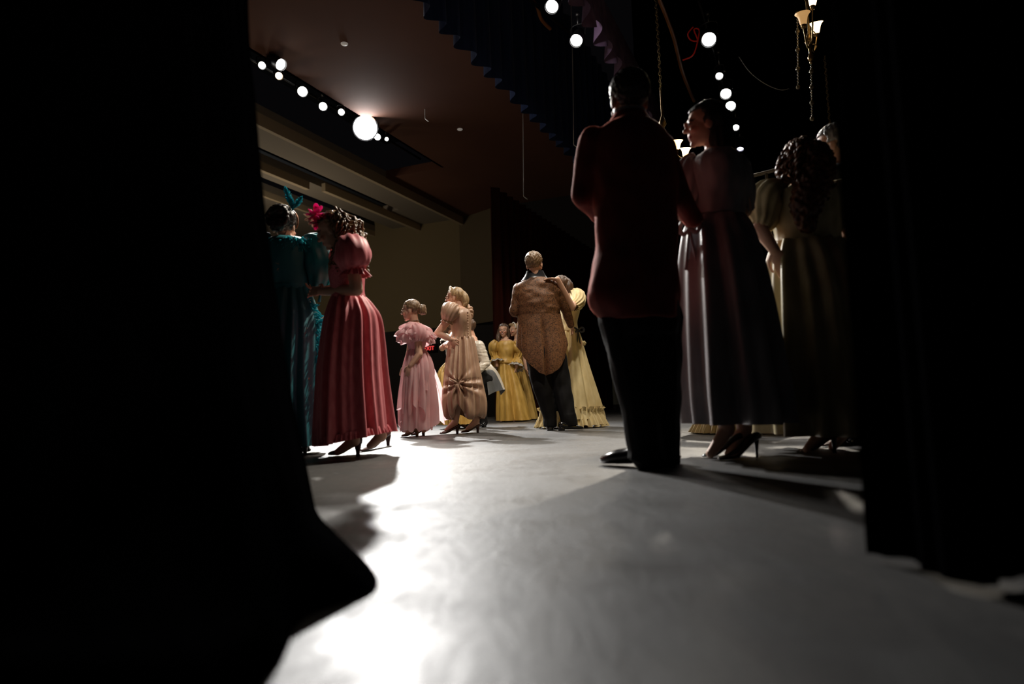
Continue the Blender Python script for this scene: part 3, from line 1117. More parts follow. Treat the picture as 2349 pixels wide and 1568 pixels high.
coat = A.torso_cloth([(1209, 1249, 634, .055)] + [(a - 1, b + 1, y, d * 1.1) for a, b, y, d in torso[:6]], M_BROWN, 'tailcoat',
                     limb(pts(A, (1190, 662), (1180, 714, .02), (1202, 724, .24)), (.062, .056, .044)) + limb(pts(A, (1279, 664), (1297, 706, .06), (1309, 744, .15)), (.064, .054, .042)) +
                     [ball(A.p(1192, 670), (.070, .075, .065)), ball(A.p(1275, 670), (.070, .075, .065))], amp=.007, scale=(14, 14, 20))
wrinkle(coat.data, .005, (4, 4, 15), 3)
# tails: waist seam to a hem that drops to a point behind
nt, nr = 150, 40
th = np.linspace(0, 2 * PI, nt)
rows = catmull(A.rings([(1187, 1287, 720, .134), (1185, 1294, 745, .142), (1184, 1303, 790, .16), (1188, 1304, 830, .17), (1196, 1300, 868, .165)]), nr)
V = []
cs, sn = np.cos(th), np.sin(th)
hx = np.array((-1, -.8, -.5, -.2, .12, .14, .35, .6, .85, 1))
hp = np.interp(cs, hx, np.array((790, 812, 838, 856, 863, 861, 858, 848, 822, 790)))
hp = np.where(sn > 0, 770 - 15 * sn, hp)
for i in range(nr):
    q = i / (nr - 1)
    for j in range(nt):
        py = 722 + (hp[j] - 722) * q
        r = rows[min(nr - 1, int((py - 722) / 146 * (nr - 1)))]
        f = .006 * math.cos(9 * th[j] + 1) * q
        vent = -(.02 + .075 * q) * math.exp(-max(0, (th[j] - 1.5 * PI - .03) / .17) ** 2 - max(0, -(th[j] - 1.5 * PI - .03) / .02) ** 2) * min(1, q * 4)
        step = .014 * min(1, q * 5) if (1.5 * PI - .9 < th[j] < 1.5 * PI + .02) else 0
        k_ = 1 + (f + vent + step) / r[3]
        lean = .06 * q * q
        V.append((r[0] + r[3] * cs[j] * k_ + .0 * q, r[1] + r[4] * sn[j] * k_, A.p(1240, py)[2]))
A.add('coat_tails', (np.array(V), grid_faces(nr, nt, wrap=False)), M_BROWN, coat)
cv, cf = loft(A.rings([(1208, 1246, 621, .054), (1205, 1250, 629, .060), (1200, 1255, 637, .068), (1195, 1263, 643, .082)]), 10, 40)
A.add('collar', (cv, cf), M_SATIN_BLACK, coat)
tr = union(limb(pts(A, (1228, 800), (1243, 885, -.02), (1262, 955)), (.125, .104, .075)) + limb(pts(A, (1270, 800), (1287, 885, .0), (1302, 955, -.06)), (.125, .108, .085)) +
           [loft(A.rings([(1195, 1293, 760, .12), (1198, 1297, 800, .13), (1212, 1296, 830, .12)]), 8, 30, cap=True), tube(pts(A, (1262, 950), (1262, 979)), [.072, .074], n=4), tube(pts(A, (1302, 950, -.06), (1306, 978, -.06)), [.085, .088], n=4)], .009, 3)
A.addm('trousers', wrinkle(tr, .010, (14, 14, 9)), M_TROUSER)
A.shoe(G(1262, 968, 0.0) * 0 + A.p(1262, 984, .20) * (1, 1, 0), A.p(1262, 984, -.06) * (1, 1, 0), M_SHOE_BLACK, h=.022, w=.044, top=.075, post=(.034, .032))
A.shoe(A.p(1338, 984, -.02) * (1, 1, 0), A.p(1284, 984, -.14) * (1, 1, 0), M_SHOE_BLACK, h=.022, w=.046, top=.075, post=(.034, .032))

# ================================================================== woman in cream
B = Person('woman in cream dress with ruffled hem, hand on the brown tailcoat shoulder', (1322, 982), 7.65)
B.head(1284, 655, (-.75, .45, .0), (-.25, 0, 1), .215, dy=.0)
torso = [(1290, 1326, 676, .10), (1286, 1332, 692, .13), (1288, 1328, 715, .12), (1290, 1322, 740, .10), (1286, 1326, 760, .11), (1280, 1336, 790, .13)]
aR = pts(B, (1322, 684, -.12), (1312, 704, -.48), (1279, 640, -.64))
B.body(torso, B.p(1304, 670), [dict(pts=aR, rad=(.05, .04, .027), hand=dict(d=(-1, .05, .1), nrm=(-.1, .0, -1), curl=.28, thumb=-1, size=.95)), dict(pts=pts(B, (1292, 684, .1), (1262, 700, .3), (1235, 690, .3)), hand=dict(d=(-1, 0, .2), nrm=(0, -1, 0)))],
           [dict(pts=pts(B, (1300, 790), (1305, 900), (1310, 965)), toe=B.p(1318, 980, -.1)), dict(pts=pts(B, (1320, 790), (1330, 900), (1340, 962)), toe=B.p(1350, 974, -.1))])
B.hair_cap(H_BROWN, [tube(pts(B, (1290, 640, .02), (1303, 655, -.03), (1308, 680, -.05)), [.05, .06, .035], n=12)], amp=.006, low=-.05)
B.torso_cloth([(1292, 1326, 684, .11)] + [(a - 2, b + 2, y, d * 1.08) for a, b, y, d in torso[1:5]], M_CREAM, 'bodice', amp=.004)
B.sleeve(pts(B, (1317, 672, -.05), (1324, 678, -.16), (1326, 692, -.30), (1316, 703, -.38)), (.045, .085, .078, .052), M_CREAM, 'puff_sleeve', .009, 13)
B.sleeve(pts(B, (1294, 676, .06), (1286, 680, .14), (1276, 692, .22)), (.045, .08, .05), M_CREAM, 'puff_sleeve', .009, 13)
sk = B.skirt([(1287, 1324, 755, .10), (1282, 1331, 772, .13), (1270, 1345, 830, .19), (1254, 1362, 890, .24), (1243, 1376, 940, .27), (1240, 1380, 960, .28)], M_CREAM, amp=(.006, .045), k=(9, 14, 5), seed=4)
c = B.p(1310, 944)
rx = (1384 - 1243) / 2 * B.m
B.add('ruffle', [ruffle(c, rx * .98, .275, .155, .05, .026, 46, n=700, seed=3, wob=.012), ruffle(c + np.array((0, 0, .0)), rx * .98, .275, -.045, .018, .022, 46, n=700, rows=4, seed=3, wob=.012)], M_CREAM, sk)
B.add('ribbon', bow_parts(B.p(1326, 757, -.10), .07, .035, .26), M_SATIN_BLACK, sk)
B.add('rosette', [ball(B.p(1339, 787, -.02), .022)] + [ball(B.p(1339, 787, -.02) + .016 * np.array((math.cos(t), -.5, math.sin(t))), .013) for t in np.linspace(0, 6.28, 7)[:-1]], M_CREAM, sk)
B.shoe(B.p(1300, 982, -.12) * (1, 1, 0), B.p(1326, 982, .02) * (1, 1, 0), M_SHOE_BROWN, h=.045)
B.shoe(B.p(1344, 982, -.16) * (1, 1, 0), B.p(1352, 982, .06) * (1, 1, 0), M_SHOE_BROWN, h=.045)

# ================================================================== smiling woman in gold
C = Person('smiling woman in gold dress with lace cuffs, facing out at the stage front', (1165, 966), 10.9)
C.head(1155, 758, (-.22, -1, .0), (-.02, 0, 1), .225)
torso = [(1146, 1175, 780, .075), (1139, 1183, 788, .10), (1142, 1180, 805, .12), (1144, 1176, 820, .105), (1143, 1178, 834, .11), (1140, 1186, 850, .14)]
aL = pts(C, (1142, 790), (1134, 815, .03), (1140, 838, -.10))
aR = pts(C, (1181, 790), (1189, 816, .02), (1184, 842, -.06))
C.body(torso, C.p(1158, 777), [dict(pts=aL), dict(pts=aR, hand=dict(d=(-.05, -.1, -1), nrm=(-1, 0, 0), curl=.3, thumb=-1))],
       [dict(pts=pts(C, (1152, 850), (1154, 910), (1155, 955)), toe=C.p(1152, 963, -.15)), dict(pts=pts(C, (1172, 850), (1176, 910), (1180, 955)), toe=C.p(1180, 963, -.15))], lips=(.45, .10, .09))
hx_ = [tube([C.h.w((.062, -.01, .02)), C.h.w((.080, -.01, -.06)), C.h.w((.085, .03, -.14)), C.h.w((.065, .06, -.21))], [.030, .040, .036, .016], n=18), tube([C.h.w((-.066, -.01, .03)), C.h.w((-.080, -.01, -.05)), C.h.w((-.082, .01, -.12))], [.028, .030, .012], n=14),
       tube([C.h.w((0, -.08, .0)), C.h.w((0, -.09, -.10)), C.h.w((0, -.07, -.2))], [.06, .06, .03], n=12)]
C.hair_cap(H_BROWN, hx_, amp=.005, low=-.1, front=.03)
C.add('teeth', [C.h.e((0, .0915, -.0552), (.014, .004, .0032))], M_GLINT)
C.add('choker', tube([C.h.w((.046 * math.cos(t), -.022 + .046 * math.sin(t), -.125)) for t in np.linspace(0, 2 * PI, 25)], .006, n=48, nt=6), M_GLINT)
C.torso_cloth([(1146, 1176, 781.5, .085)] + [(a - 1, b + 1, y, d * 1.1) for a, b, y, d in torso[1:4]] + [(1142, 1178, 828, .135), (1141, 1180, 833, .145)], M_GOLD, 'bodice', amp=.005, voxel=.008)
for nm, a in (('l', [(1141, 783, 0), (1135, 793, 0), (1133, 806, .02), (1136, 819, 0)]), ('r', [(1180, 783, 0), (1187, 794, 0), (1190, 808, .02), (1187, 822, 0)])):
    s_ = C.sleeve(pts(C, *a), (.055, .095, .080, .052), M_GOLD, 'sleeve', .008, 10)
    e = C.p(*a[-1])
    d = C.p(*((1184, 838, -.05) if nm == 'r' else (1139, 832, -.06)))
    C.sleeve([e, (e + d) / 2, d], (.052, .085, .115), M_GOLD, 'cuff', .012, 8, n=14)
    C.sleeve([d, d + (d - e) * .35], (.115, .135), M_LACE, 'lace_trim', .016, 9, n=8)
C.skirt([(1144, 1176, 829, .115), (1142, 1182, 845, .15), (1141, 1197, 890, .24), (1140, 1208, 930, .30), (1141, 1216, 963, .33)], M_GOLD, amp=(.006, .06), k=(6, 10, 4), seed=5)
C.shoe(C.p(1148, 966, -.27) * (1, 1, 0), C.p(1158, 966, -.08) * (1, 1, 0), M_SHOE_BROWN, h=.045)
C.shoe(C.p(1178, 966, -.27) * (1, 1, 0), C.p(1182, 966, -.08) * (1, 1, 0), M_SHOE_BROWN, h=.045)

# ================================================================== blond woman behind her
D = Person('blond woman with a jewelled headband, standing half hidden behind the woman in gold', (1200, 962), 11.5)
D.head(1181, 757, (-.85, -.45, -.05), (0, 0, 1), .22)
torso = [(1176, 1196, 783, .13), (1171, 1203, 792, .16), (1174, 1202, 812, .14), (1176, 1199, 830, .12), (1172, 1206, 850, .14)]
aR = pts(D, (1199, 792, -.1), (1204, 822, -.12), (1207, 845, -.18))
D.body(torso, D.p(1186, 778), [dict(pts=aR, rad=(.048, .038, .026), hand=dict(d=(.25, -.1, -1), nrm=(1, 0, .2), curl=.25))],
       [dict(pts=pts(D, (1182, 850), (1186, 910), (1190, 950)), toe=D.p(1184, 960, -.05)), dict(pts=pts(D, (1196, 850), (1200, 910), (1206, 950)), toe=D.p(1200, 960, -.05))])
D.hair_cap(H_BLOND, [ball(D.h.w((0, -.10, .03)), .05), ball(D.h.w((0, .055, .095)), (.05, .03, .025))], amp=.008, scale=(50, 50, 50))
D.add('headband', [ball(D.h.w((.078 * math.cos(t), .02, .034 + .098 * math.sin(t))), .011, nu=8, nv=6) for t in np.linspace(.1, PI - .1, 15)], M_GLINT)
D.torso_cloth([(1177, 1198, 786, .15)] + [(a - 1, b + 1, y, d * 1.1) for a, b, y, d in torso[1:4]], M_GOLD2, 'bodice')
D.sleeve(pts(D, (1196, 786, -.08), (1203, 794, -.10), (1205, 808, -.12)), (.05, .085, .055), M_GOLD2, 'puff_sleeve', .008, 10)
D.skirt([(1176, 1200, 828, .13), (1174, 1206, 850, .18), (1178, 1220, 910, .26), (1180, 1230, 960, .30)], M_GOLD2, amp=(.006, .05), k=(7, 11, 4), seed=6)
D.shoe(D.p(1180, 962, -.1) * (1, 1, 0), D.p(1206, 962, 0) * (1, 1, 0), M_SHOE_BROWN, h=.045)
D.shoe(D.p(1196, 962, -.22) * (1, 1, 0), D.p(1220, 962, -.12) * (1, 1, 0), M_SHOE_BROWN, h=.045)

# ================================================================== girl in pale pink
E = Person('girl in pale pink ruffled organza dress, hair in a bun', (952, 992), 6.75)
E.head(942, 712, (-1, .12, -.12), (-.12, 0, 1), .212)
torso = [(936, 972, 750, .13), (932, 978, 765, .16), (934, 976, 785, .14), (940, 973, 806, .11), (936, 982, 825, .14), (932, 990, 850, .16)]
aF = pts(E, (957, 762, -.12), (962, 812, -.17), (942, 838, -.20))
aB = pts(E, (946, 762, .14), (940, 805, .16), (928, 840, .14))
hd = dict(d=(-.35, .05, -1), nrm=(.25, .95, 0), curl=.55, size=.85, spread=.05)
E.body(torso, E.p(951, 742), [dict(pts=aF, rad=(.042, .034, .023), hand=dict(thumb=-1, **hd)), dict(pts=aB, rad=(.042, .034, .023), hand=hd)],
       [dict(pts=pts(E, (950, 850, -.07), (952, 920, -.07), (947, 978, -.05)), rad=(.075, .05, .032), toe=E.p(934, 994, -.05)), dict(pts=pts(E, (965, 850, .08), (974, 920, .1), (982, 972, .12)), rad=(.075, .05, .032), toe=E.p(972, 988, .1))], voxel=.0045)
bun = [ball(E.h.w((0, -.115, -.012)), (.045, .05, .045), E.h.M)] + [tube([E.h.w((.044 * math.cos(t + o) * (1 - .2 * o), -.115 - .018 * o, -.012 + .044 * math.sin(t + o))) for t in np.linspace(0, 5.5, 18)], .014, n=40, nt=8) for o in (0, 1, 2)]
E.hair_cap(H_LIGHT, bun, amp=.004, scale=(40, 40, 40), low=-.03, rx=.08, ry=.097, rz=.085)
E.add('choker', tube([E.h.w((.047 * math.cos(t), -.024 + .047 * math.sin(t), -.122)) for t in np.linspace(0, 2 * PI, 25)], .006, n=48, nt=6), M_SHOE_TAN)
bd = E.torso_cloth([(939, 970, 757, .13)] + [(a - 1, b + 1, y, d * 1.07) for a, b, y, d in torso[1:5]], M_PINKS, 'bodice')
for i, (y, w, dp, fl, kk) in enumerate(((741, 26, .085, .070, 6), (750, 36, .10, .085, 7), (762, 42, .105, .055, 8))):
    c = E.p(953, y)
    E.add('ruffle', ruffle(c, w * .60 * E.m, .115 + .02 * i, dp, fl, .020, kk, n=640, rows=14, seed=i + 2, tilt=-.012, wob=.020, puff=.030), M_PINK, bd)
    E.add('ruffle', ruffle(c + np.array((0, 0, -.012)), w * .60 * E.m, .11 + .02 * i, dp * .8, fl * 1.25, .014, kk * 2.3, n=640, rows=12, seed=i + 12, tilt=-.012, wob=.012, puff=.02), M_PINK, bd)
for dy in (-.13, .14):
    q = (956, 750, dy) if dy < 0 else (945, 752, dy)
    E.sleeve(pts(E, (q[0] - 2, q[1], dy * .8), (q[0] + 4, q[1] + 14, dy * 1.2), (q[0] + 6, q[1] + 34, dy * 1.25)), (.05, .085, .05), M_PINK, 'sleeve', .012, 11)
sk = E.skirt([(939, 974, 802, .115), (935, 980, 818, .15), (927, 986, 860, .19), (924, 988, 920, .22), (921, 990, 985, .23)], M_PINK, amp=(.006, .03), k=(9, 15, 5), seed=9, hem=lambda th: .012 * np.cos(9 * th) + .010 * np.cos(14 * th + 1))
E.skirt([(938, 975, 801, .118), (932, 985, 822, .165), (924, 992, 862, .20), (921, 995, 905, .22), (922, 993, 940, .23)], M_PINK, 'overskirt', amp=(.008, .05), k=(8, 13, 5), seed=10,
        hem=lambda th: -.10 * np.cos(th) - .06 * np.cos(3 * th + 1) + .022 * np.cos(11 * th)).parent = sk
E.skirt([(938, 975, 803, .118), (931, 984, 822, .16), (925, 990, 858, .21), (921, 985, 900, .22), (922, 985, 930, .22)], M_PINK, 'overskirt', amp=(.008, .05), k=(7, 12, 5), seed=14,
        hem=lambda th: .16 * np.cos(th) - .05 * np.cos(4 * th) + .025 * np.cos(13 * th)).parent = sk
ctrl = []
for q in np.linspace(0, 1, 7):
    row = []
    for j, w in enumerate(np.linspace(-1, 1, 9)):
        top, bot = E.p(970 + 7 * w, 806, .07 + .05 * w), E.p(1000 + 31 * w, 972 - 8 * max(w, 0) + 5 * math.sin(j * 2.2), .34 + .12 * w)
        m_ = top * (1 - q) + bot * q
        row.append(m_ + np.array((.06 * q * (1 - q) * 2 + .022 * math.sin(j * 2.4) * q, 0, .012 * math.sin(j * 3 + 6 * q))))
    ctrl.append(row)
E.add('train', sheet(ctrl, 60, 40), M_PINK, sk)
for px0, px1, dy in ((922, 958, -.05), (964, 991, .12)):
    py = 1002 if dy < 0 else 993
    a = G(px0, py)
    b = G(px1, py)
    sh = E.shoe(np.array((a[0], E.Y + dy - .02, 0)), np.array((b[0], E.Y + dy + .02, 0)), M_SHOE_TAN if dy < 0 else M_SHOE_BROWN, h=.055, w=.030, post=(.020, .014))
    cs_ = np.array((b[0] - .03, E.Y + dy + .01, .105))
    E.add('ankle_strap', tube([cs_ + np.array((.034 * math.cos(t), .034 * math.sin(t), .008 * math.cos(t))) for t in np.linspace(0, 2 * PI, 17)], .005, n=32, nt=6), M_SHOE_BROWN, sh)

# ================================================================== woman in champagne
K = Person('woman in champagne gown with gathered hem and buttoned back, beside the pale pink girl', (1060, 990), 7.1)
K.head(1043, 683, (-1, .15, -.05), (-.06, 0, 1), .215)
torso = [(1036, 1072, 708, .13), (1033, 1080, 722, .16), (1033, 1081, 740, .16), (1038, 1080, 760, .125), (1038, 1082, 777, .12), (1032, 1088, 800, .15)]
aF = pts(K, (1037, 722, -.14), (1004, 764, -.16), (1034, 778, -.17))
aB = pts(K, (1064, 722, .14), (1040, 766, .26), (1030, 782, .06))
K.body(torso, K.p(1054, 703), [dict(pts=aF, rad=(.045, .037, .026), hand=dict(d=(.6, .2, -.9), nrm=(0, .9, .3), curl=.3, size=.9)), dict(pts=aB, rad=(.045, .036, .025), hand=dict(d=(-.3, -.6, -.3), nrm=(0, -.2, -1), curl=.4, size=.9))],
       [dict(pts=pts(K, (1050, 810, -.06), (1052, 890, -.06), (1044, 968, -.05)), rad=(.085, .058, .037), toe=K.p(1024, 986, -.06)), dict(pts=pts(K, (1070, 810, .06), (1082, 890, .06), (1092, 966, .04)), rad=(.085, .058, .037), toe=K.p(1072, 984, .03))], voxel=.0045)
braid = [tube([K.h.w(p) for p in ((0, -.075, .06), (0, -.108, .0), (0, -.112, -.06), (0.01, -.10, -.10))], [.03, .045, .042, .018], n=20)]
braid += [tube([K.h.w((.035 * math.cos(t), -.112 + .02 * math.sin(2 * t), -.02 - .035 * i + .03 * math.sin(t))) for t in np.linspace(0, 6.0, 14)], .012, n=34, nt=7) for i in range(3)]
K.hair_cap(H_BLOND, braid, amp=.004, low=-.04, rx=.08, ry=.098, rz=.086)
K.add('headband', [ball(K.h.w((.080 * math.cos(t), .035, .036 + .092 * math.sin(t))), .009, nu=8, nv=6) for t in np.linspace(.2, PI - .2, 17)], M_GLINT)
K.add('choker', tube([K.h.w((.047 * math.cos(t), -.026 + .047 * math.sin(t), -.128)) for t in np.linspace(0, 2 * PI, 25)], .0045, n=48, nt=6), M_SHOE_TAN)
bd = K.torso_cloth([(1038, 1076, 710, .125)] + [(a - 1, b + 1, y, d * 1.07) for a, b, y, d in torso[1:5]], M_CHAMP, 'bodice', [ball(K.p(1060, 716, .02), (.09, .15, .04))], amp=.003, voxel=.006)
K.add('button', [ball(K.p(1073 + .1 * i, 716 + 6 * i, -.135 + .004 * abs(i - 4)), .008, nu=8, nv=6) for i in range(10)], M_CHAMP, bd)
for a in ([(1046, 708, -.10), (1036, 712, -.16), (1030, 722, -.18), (1027, 734, -.17)], [(1064, 712, .1), (1066, 716, .16), (1062, 726, .18), (1058, 736, .18)]):
    s_ = K.sleeve(pts(K, *a), (.045, .098, .088, .052), M_CHAMP, 'puff_sleeve', .010, 13)
    e = K.p(*a[-1])
    K.sleeve([e, e + np.array((-.012, 0, -.03))], (.052, .062), M_CHAMP, 'cuff', .006, 9, n=6)
sk = K.skirt([(1037, 1083, 773, .12), (1033, 1087, 785, .15), (1026, 1096, 830, .22), (1020, 1105, 880, .27), (1017, 1112, 920, .29), (1022, 1110, 948, .28), (1030, 1104, 958, .25)], M_CHAMP, amp=(.010, .030), k=(12, 19, 7), seed=12, power=.4, nt=420, nr=110,
             hem=lambda th: .12 * np.exp(-((np.mod(th - 1.5 * PI + .25 + PI, 2 * PI) - PI) / .30) ** 2) - .045 * np.abs(np.sin(2.5 * (th - 1.5 * PI + .25))) + .03)
kn = K.p(1051, 879, -.255)
co = coords(sk.data) + K.base
near = co[:, 1] < K.Y - .05
dx, dz = co[:, 0] - kn[0], co[:, 2] - kn[2]
rho, phi = np.hypot(dx, dz), np.arctan2(dz, dx)
amp_ = .042 * np.exp(-rho / .13) * np.clip(rho / .03, 0, 1)
fold_ = amp_ * (np.cos(9 * phi + 1.3 * np.sin(2 * phi)) + .4 * np.cos(16 * phi + 1))
lower = np.where(dz < .05, 1.0, .45)
co[:, 1] = np.where(near, co[:, 1] - fold_ * lower + .035 * np.exp(-(rho / .05) ** 2), co[:, 1])
co[:, 0] = np.where(near, co[:, 0] - dx * .35 * np.exp(-(rho / .09) ** 2), co[:, 0])
set_coords(sk.data, co - K.base)
P_ = [ball(kn + np.array((0, .02, 0)), .020)]
for t in (-2.3, -1.7, -.9, .3, 2.6):
    d = np.array((math.cos(t), 0, math.sin(t)))
    P_.append(tube([kn, kn + d * .04 + np.array((0, -.012, 0)), kn + d * .11 + np.array((0, .012, 0))], [.008, .013, .003], n=12, nt=8))
K.add('gathered_knot', P_, M_CHAMP, sk)
for px0, px1, dy, py in ((1010, 1053, -.06, 994), (1058, 1100, .05, 990)):
    K.shoe(np.array((K.p(px0, py, dy)[0], K.Y + dy - .04, 0)), np.array((K.p(px1, py, dy)[0], K.Y + dy + .04, 0)), M_SHOE_BROWN, h=.06, w=.033, post=(.019, .013))

# ================================================================== dancing couple behind her
Lm = Person('man in shiny white tailcoat with coat tails flying out, behind the champagne gown', (1095, 978), 8.8)
Lm.head(1074, 752, (-.9, .3, -.2), (-.2, 0, 1), .22)
torso = [(1072, 1096, 778, .14), (1068, 1106, 790, .17), (1066, 1108, 812, .15), (1066, 1108, 835, .14), (1068, 1116, 850, .15)]
aR = pts(Lm, (1100, 792, -.14), (1114, 832, -.14), (1094, 852, -.20))
Lm.body(torso, Lm.p(1083, 772), [dict(pts=aR, hand=dict(d=(-1, 0, -.3), nrm=(0, 1, 0), curl=.5))],
        [dict(pts=pts(Lm, (1088, 850, -.05), (1098, 915, -.05), (1108, 962, -.02))), dict(pts=pts(Lm, (1100, 850, .08), (1092, 910, .0), (1078, 964, 0)))])
Lm.hair_cap(H_BROWN, amp=.006, low=-.035)
jk = Lm.torso_cloth([(1074, 1096, 781, .14)] + [(a - 1, b + 1, y, d * 1.1) for a, b, y, d in torso[1:]], M_WHITE, 'tailcoat', limb(pts(Lm, (1099, 794, -.13), (1114, 832, -.14), (1097, 850, -.19)), (.075, .062, .05)), amp=.008, scale=(14, 14, 40), voxel=.007)
ctrl = [[Lm.p(1092, 790, -.02), Lm.p(1104, 800, .0), Lm.p(1112, 812, .05), Lm.p(1112, 830, .12)],
        [Lm.p(1104, 835, -.05), Lm.p(1120, 830, .02), Lm.p(1128, 838, .1), Lm.p(1124, 850, .2)],
        [Lm.p(1116, 862, -.06), Lm.p(1134, 852, .0), Lm.p(1146, 860, .12), Lm.p(1140, 880, .25)],
        [Lm.p(1122, 905, -.08), Lm.p(1138, 897, -.02), Lm.p(1159, 893, .1), Lm.p(1150, 905, .25)]]
Lm.add('coat_tail', sheet(ctrl, 30, 30), M_WHITE, jk)
ctrl2 = [[p + np.array((-.008, -.012, -.006)) for p in r] for r in ctrl[1:]]
ctrl2[0] = [p + np.array((.01, -.004, -.07)) for p in ctrl2[0]]
Lm.add('coat_lining', sheet(ctrl2, 30, 24), M_GREYL, jk)
tr = union(limb(pts(Lm, (1090, 845, -.05), (1099, 915, -.05), (1108, 968, -.02)), (.13, .09, .06)) + limb(pts(Lm, (1104, 845, .08), (1094, 910, .0), (1078, 966, 0)), (.13, .09, .06)) + limb(pts(Lm, (1098, 868, .0), (1118, 872, .05)), (.14, .12)), .01, 3)
Lm.addm('trousers', wrinkle(tr, .008, (14, 14, 9)), M_TROUSER)
Lm.shoe(Lm.p(1062, 975, -.06) * (1, 1, 0), Lm.p(1088, 975, .0) * (1, 1, 0), plain('glossy_black_leather', (.02, .02, .022), .08, 0, .9), h=.022, w=.045, top=.07, post=(.033, .031))
Lm.shoe(Lm.p(1092, 975, -.20) * (1, 1, 0), Lm.p(1112, 975, -.02) * (1, 1, 0), M_SHOE_BLACK, h=.022, w=.045, top=.07, post=(.033, .031))

Fm = Person('woman in white bodice and gold skirt, mostly hidden behind the woman in champagne', (1046, 976), 8.6)
Fm.head(1036, 752, (.9, .3, -.1), (.06, 0, 1), .215)
torso = [(1026, 1052, 778, .12), (1022, 1056, 790, .15), (1024, 1054, 810, .13), (1026, 1050, 830, .11), (1022, 1056, 850, .13)]
aL = pts(Fm, (1026, 790, -.05), (1016, 808, -.1), (1027, 786, -.3))
aL = pts(Fm, (1028, 786, -.10), (1014, 798, -.2), (1021, 792, -.24))
Fm.body(torso, Fm.p(1039, 772), [dict(pts=aL, rad=(.045, .038, .028), hand=dict(d=(.6, -.2, -.5), nrm=(.4, 0, -1), curl=.75, size=.9))],
        [dict(pts=pts(Fm, (1034, 850, -.05), (1036, 910, -.05), (1038, 962, -.02)), toe=Fm.p(1046, 974, -.06)), dict(pts=pts(Fm, (1046, 850, .05), (1052, 910, .05), (1058, 962, .02)), toe=Fm.p(1066, 972, .03))])
Fm.hair_cap(H_BROWN, [tube([Fm.h.w((0, -.09, .02)), Fm.h.w((0, -.11, -.06)), Fm.h.w((0, -.09, -.14))], [.05, .05, .02], n=12)], amp=.006)
Fm.torso_cloth([(1027, 1051, 780, .13)] + [(a - 1, b + 1, y, d * 1.1) for a, b, y, d in torso[1:4]], M_WHITE, 'bodice')
Fm.sleeve(pts(Fm, (1036, 780, -.06), (1027, 779, -.12), (1018, 787, -.2)), (.05, .075, .045), M_WHITE, 'sleeve', .008, 10)
Fm.skirt([(1026, 1050, 828, .11), (1012, 1056, 845, .16), (1006, 1066, 870, .24), (1006, 1076, 920, .30), (1014, 1078, 972, .32)], M_GOLD2, amp=(.008, .04), k=(14, 22, 8), seed=21)
for a_, b_ in (((1050, -.12), (1028, -.1)), ((1072, .0), (1050, .02))):
    Fm.shoe(Fm.p(a_[0], 976, a_[1]) * (1, 1, 0), Fm.p(b_[0], 976, b_[1]) * (1, 1, 0), M_SHOE_BROWN, h=.045)

# ================================================================== dancer behind the coral dress
Q = Person('dancer in tan brocade, only an elbow showing between the teal and coral dresses', (800, 975), 9.0)
Q.head(806, 738, (.9, .3, 0), (0, 0, 1), .20)
torso = [(790, 822, 762, .12), (784, 828, 772, .15), (787, 825, 795, .13), (790, 822, 815, .11), (786, 828, 835, .13)]
aL = pts(Q, (788, 776, -.05), (746, 742, .0), (772, 752, .1))
Q.body(torso, Q.p(806, 757), [dict(pts=aL, hand=dict(d=(1, .2, .1), nrm=(0, 1, 0)))],
       [dict(pts=pts(Q, (798, 835), (799, 900), (799, 962)), toe=Q.p(806, 972, -.06)), dict(pts=pts(Q, (814, 835), (816, 900), (818, 962)), toe=Q.p(826, 972, -.06))])
Q.hair_cap(H_BROWN)
Q.torso_cloth([(792, 821, 764, .13)] + [(a - 1, b + 1, y, d * 1.1) for a, b, y, d in torso[1:4]], M_TANBRO, 'bodice')
Q.sleeve(pts(Q, (790, 774, -.03), (768, 760, -.02), (747, 742, 0), (756, 728, .05)), (.07, .085, .085, .05), M_TANBRO, 'sleeve', .006, 9)
Q.skirt([(790, 822, 813, .12), (782, 832, 835, .17), (772, 846, 900, .27), (768, 852, 970, .30)], M_TANBRO, amp=(.006, .04), seed=22)
for a_, b_ in (((812, -.12), (790, -.1)), ((834, .0), (812, .02))):
    Q.shoe(Q.p(a_[0], 975, a_[1]) * (1, 1, 0), Q.p(b_[0], 975, b_[1]) * (1, 1, 0), M_SHOE_BROWN, h=.045)
# ------------------------------------------------------------------ nearer people
M_CORAL = cloth('coral_taffeta', (.74, .175, .20), (.60, .105, .13), .5, 40, weave=300, spec=.4, sheen=.15)
M_CORALB = brocade('coral_brocade', (.66, .13, .16), (.76, .21, .24), 70, .55)
M_TEAL = brocade('teal_brocade', (.010, .125, .145), (.34, .22, .13), 17, .55, .715, .02)
M_TEALS = cloth('teal_satin', (.012, .17, .20), (.006, .10, .12), .38, 16, spec=.5)
M_TEALF = gauze('teal_feather', (.05, .46, .54), .45)
M_HOTPINK = gauze('hot_pink_petal', (.95, .10, .42), .5)
M_PETAL = gauze('cream_petal', (.80, .66, .55), .5)
M_RED = cloth('dark_red_wool', (.155, .016, .012), (.10, .009, .008), .75, 20, sheen=.7, tint=(.9, .22, .15))
M_COLLAR = plain('white_shirt_collar', (.45, .45, .47), .7)
M_GREYD = cloth('grey_satin', (.36, .335, .35), (.22, .205, .22), .42, 12, spec=.5)
M_OLIVE = cloth('olive_cream_satin', (.56, .48, .28), (.38, .31, .16), .45, 14, spec=.4)
M_YELLOW = cloth('yellow_satin', (.62, .42, .04), (.46, .29, .02), .45, 14)
M_COAT = cloth('dark_coat_wool', (.016, .015, .015), None, .8, 20)
H_CURL = hairmat('dark_blond_curls', (.055, .027, .012), (.38, .22, .10), 40)
H_DARK = hairmat('black_hair', (.008, .006, .006), (.04, .03, .026))
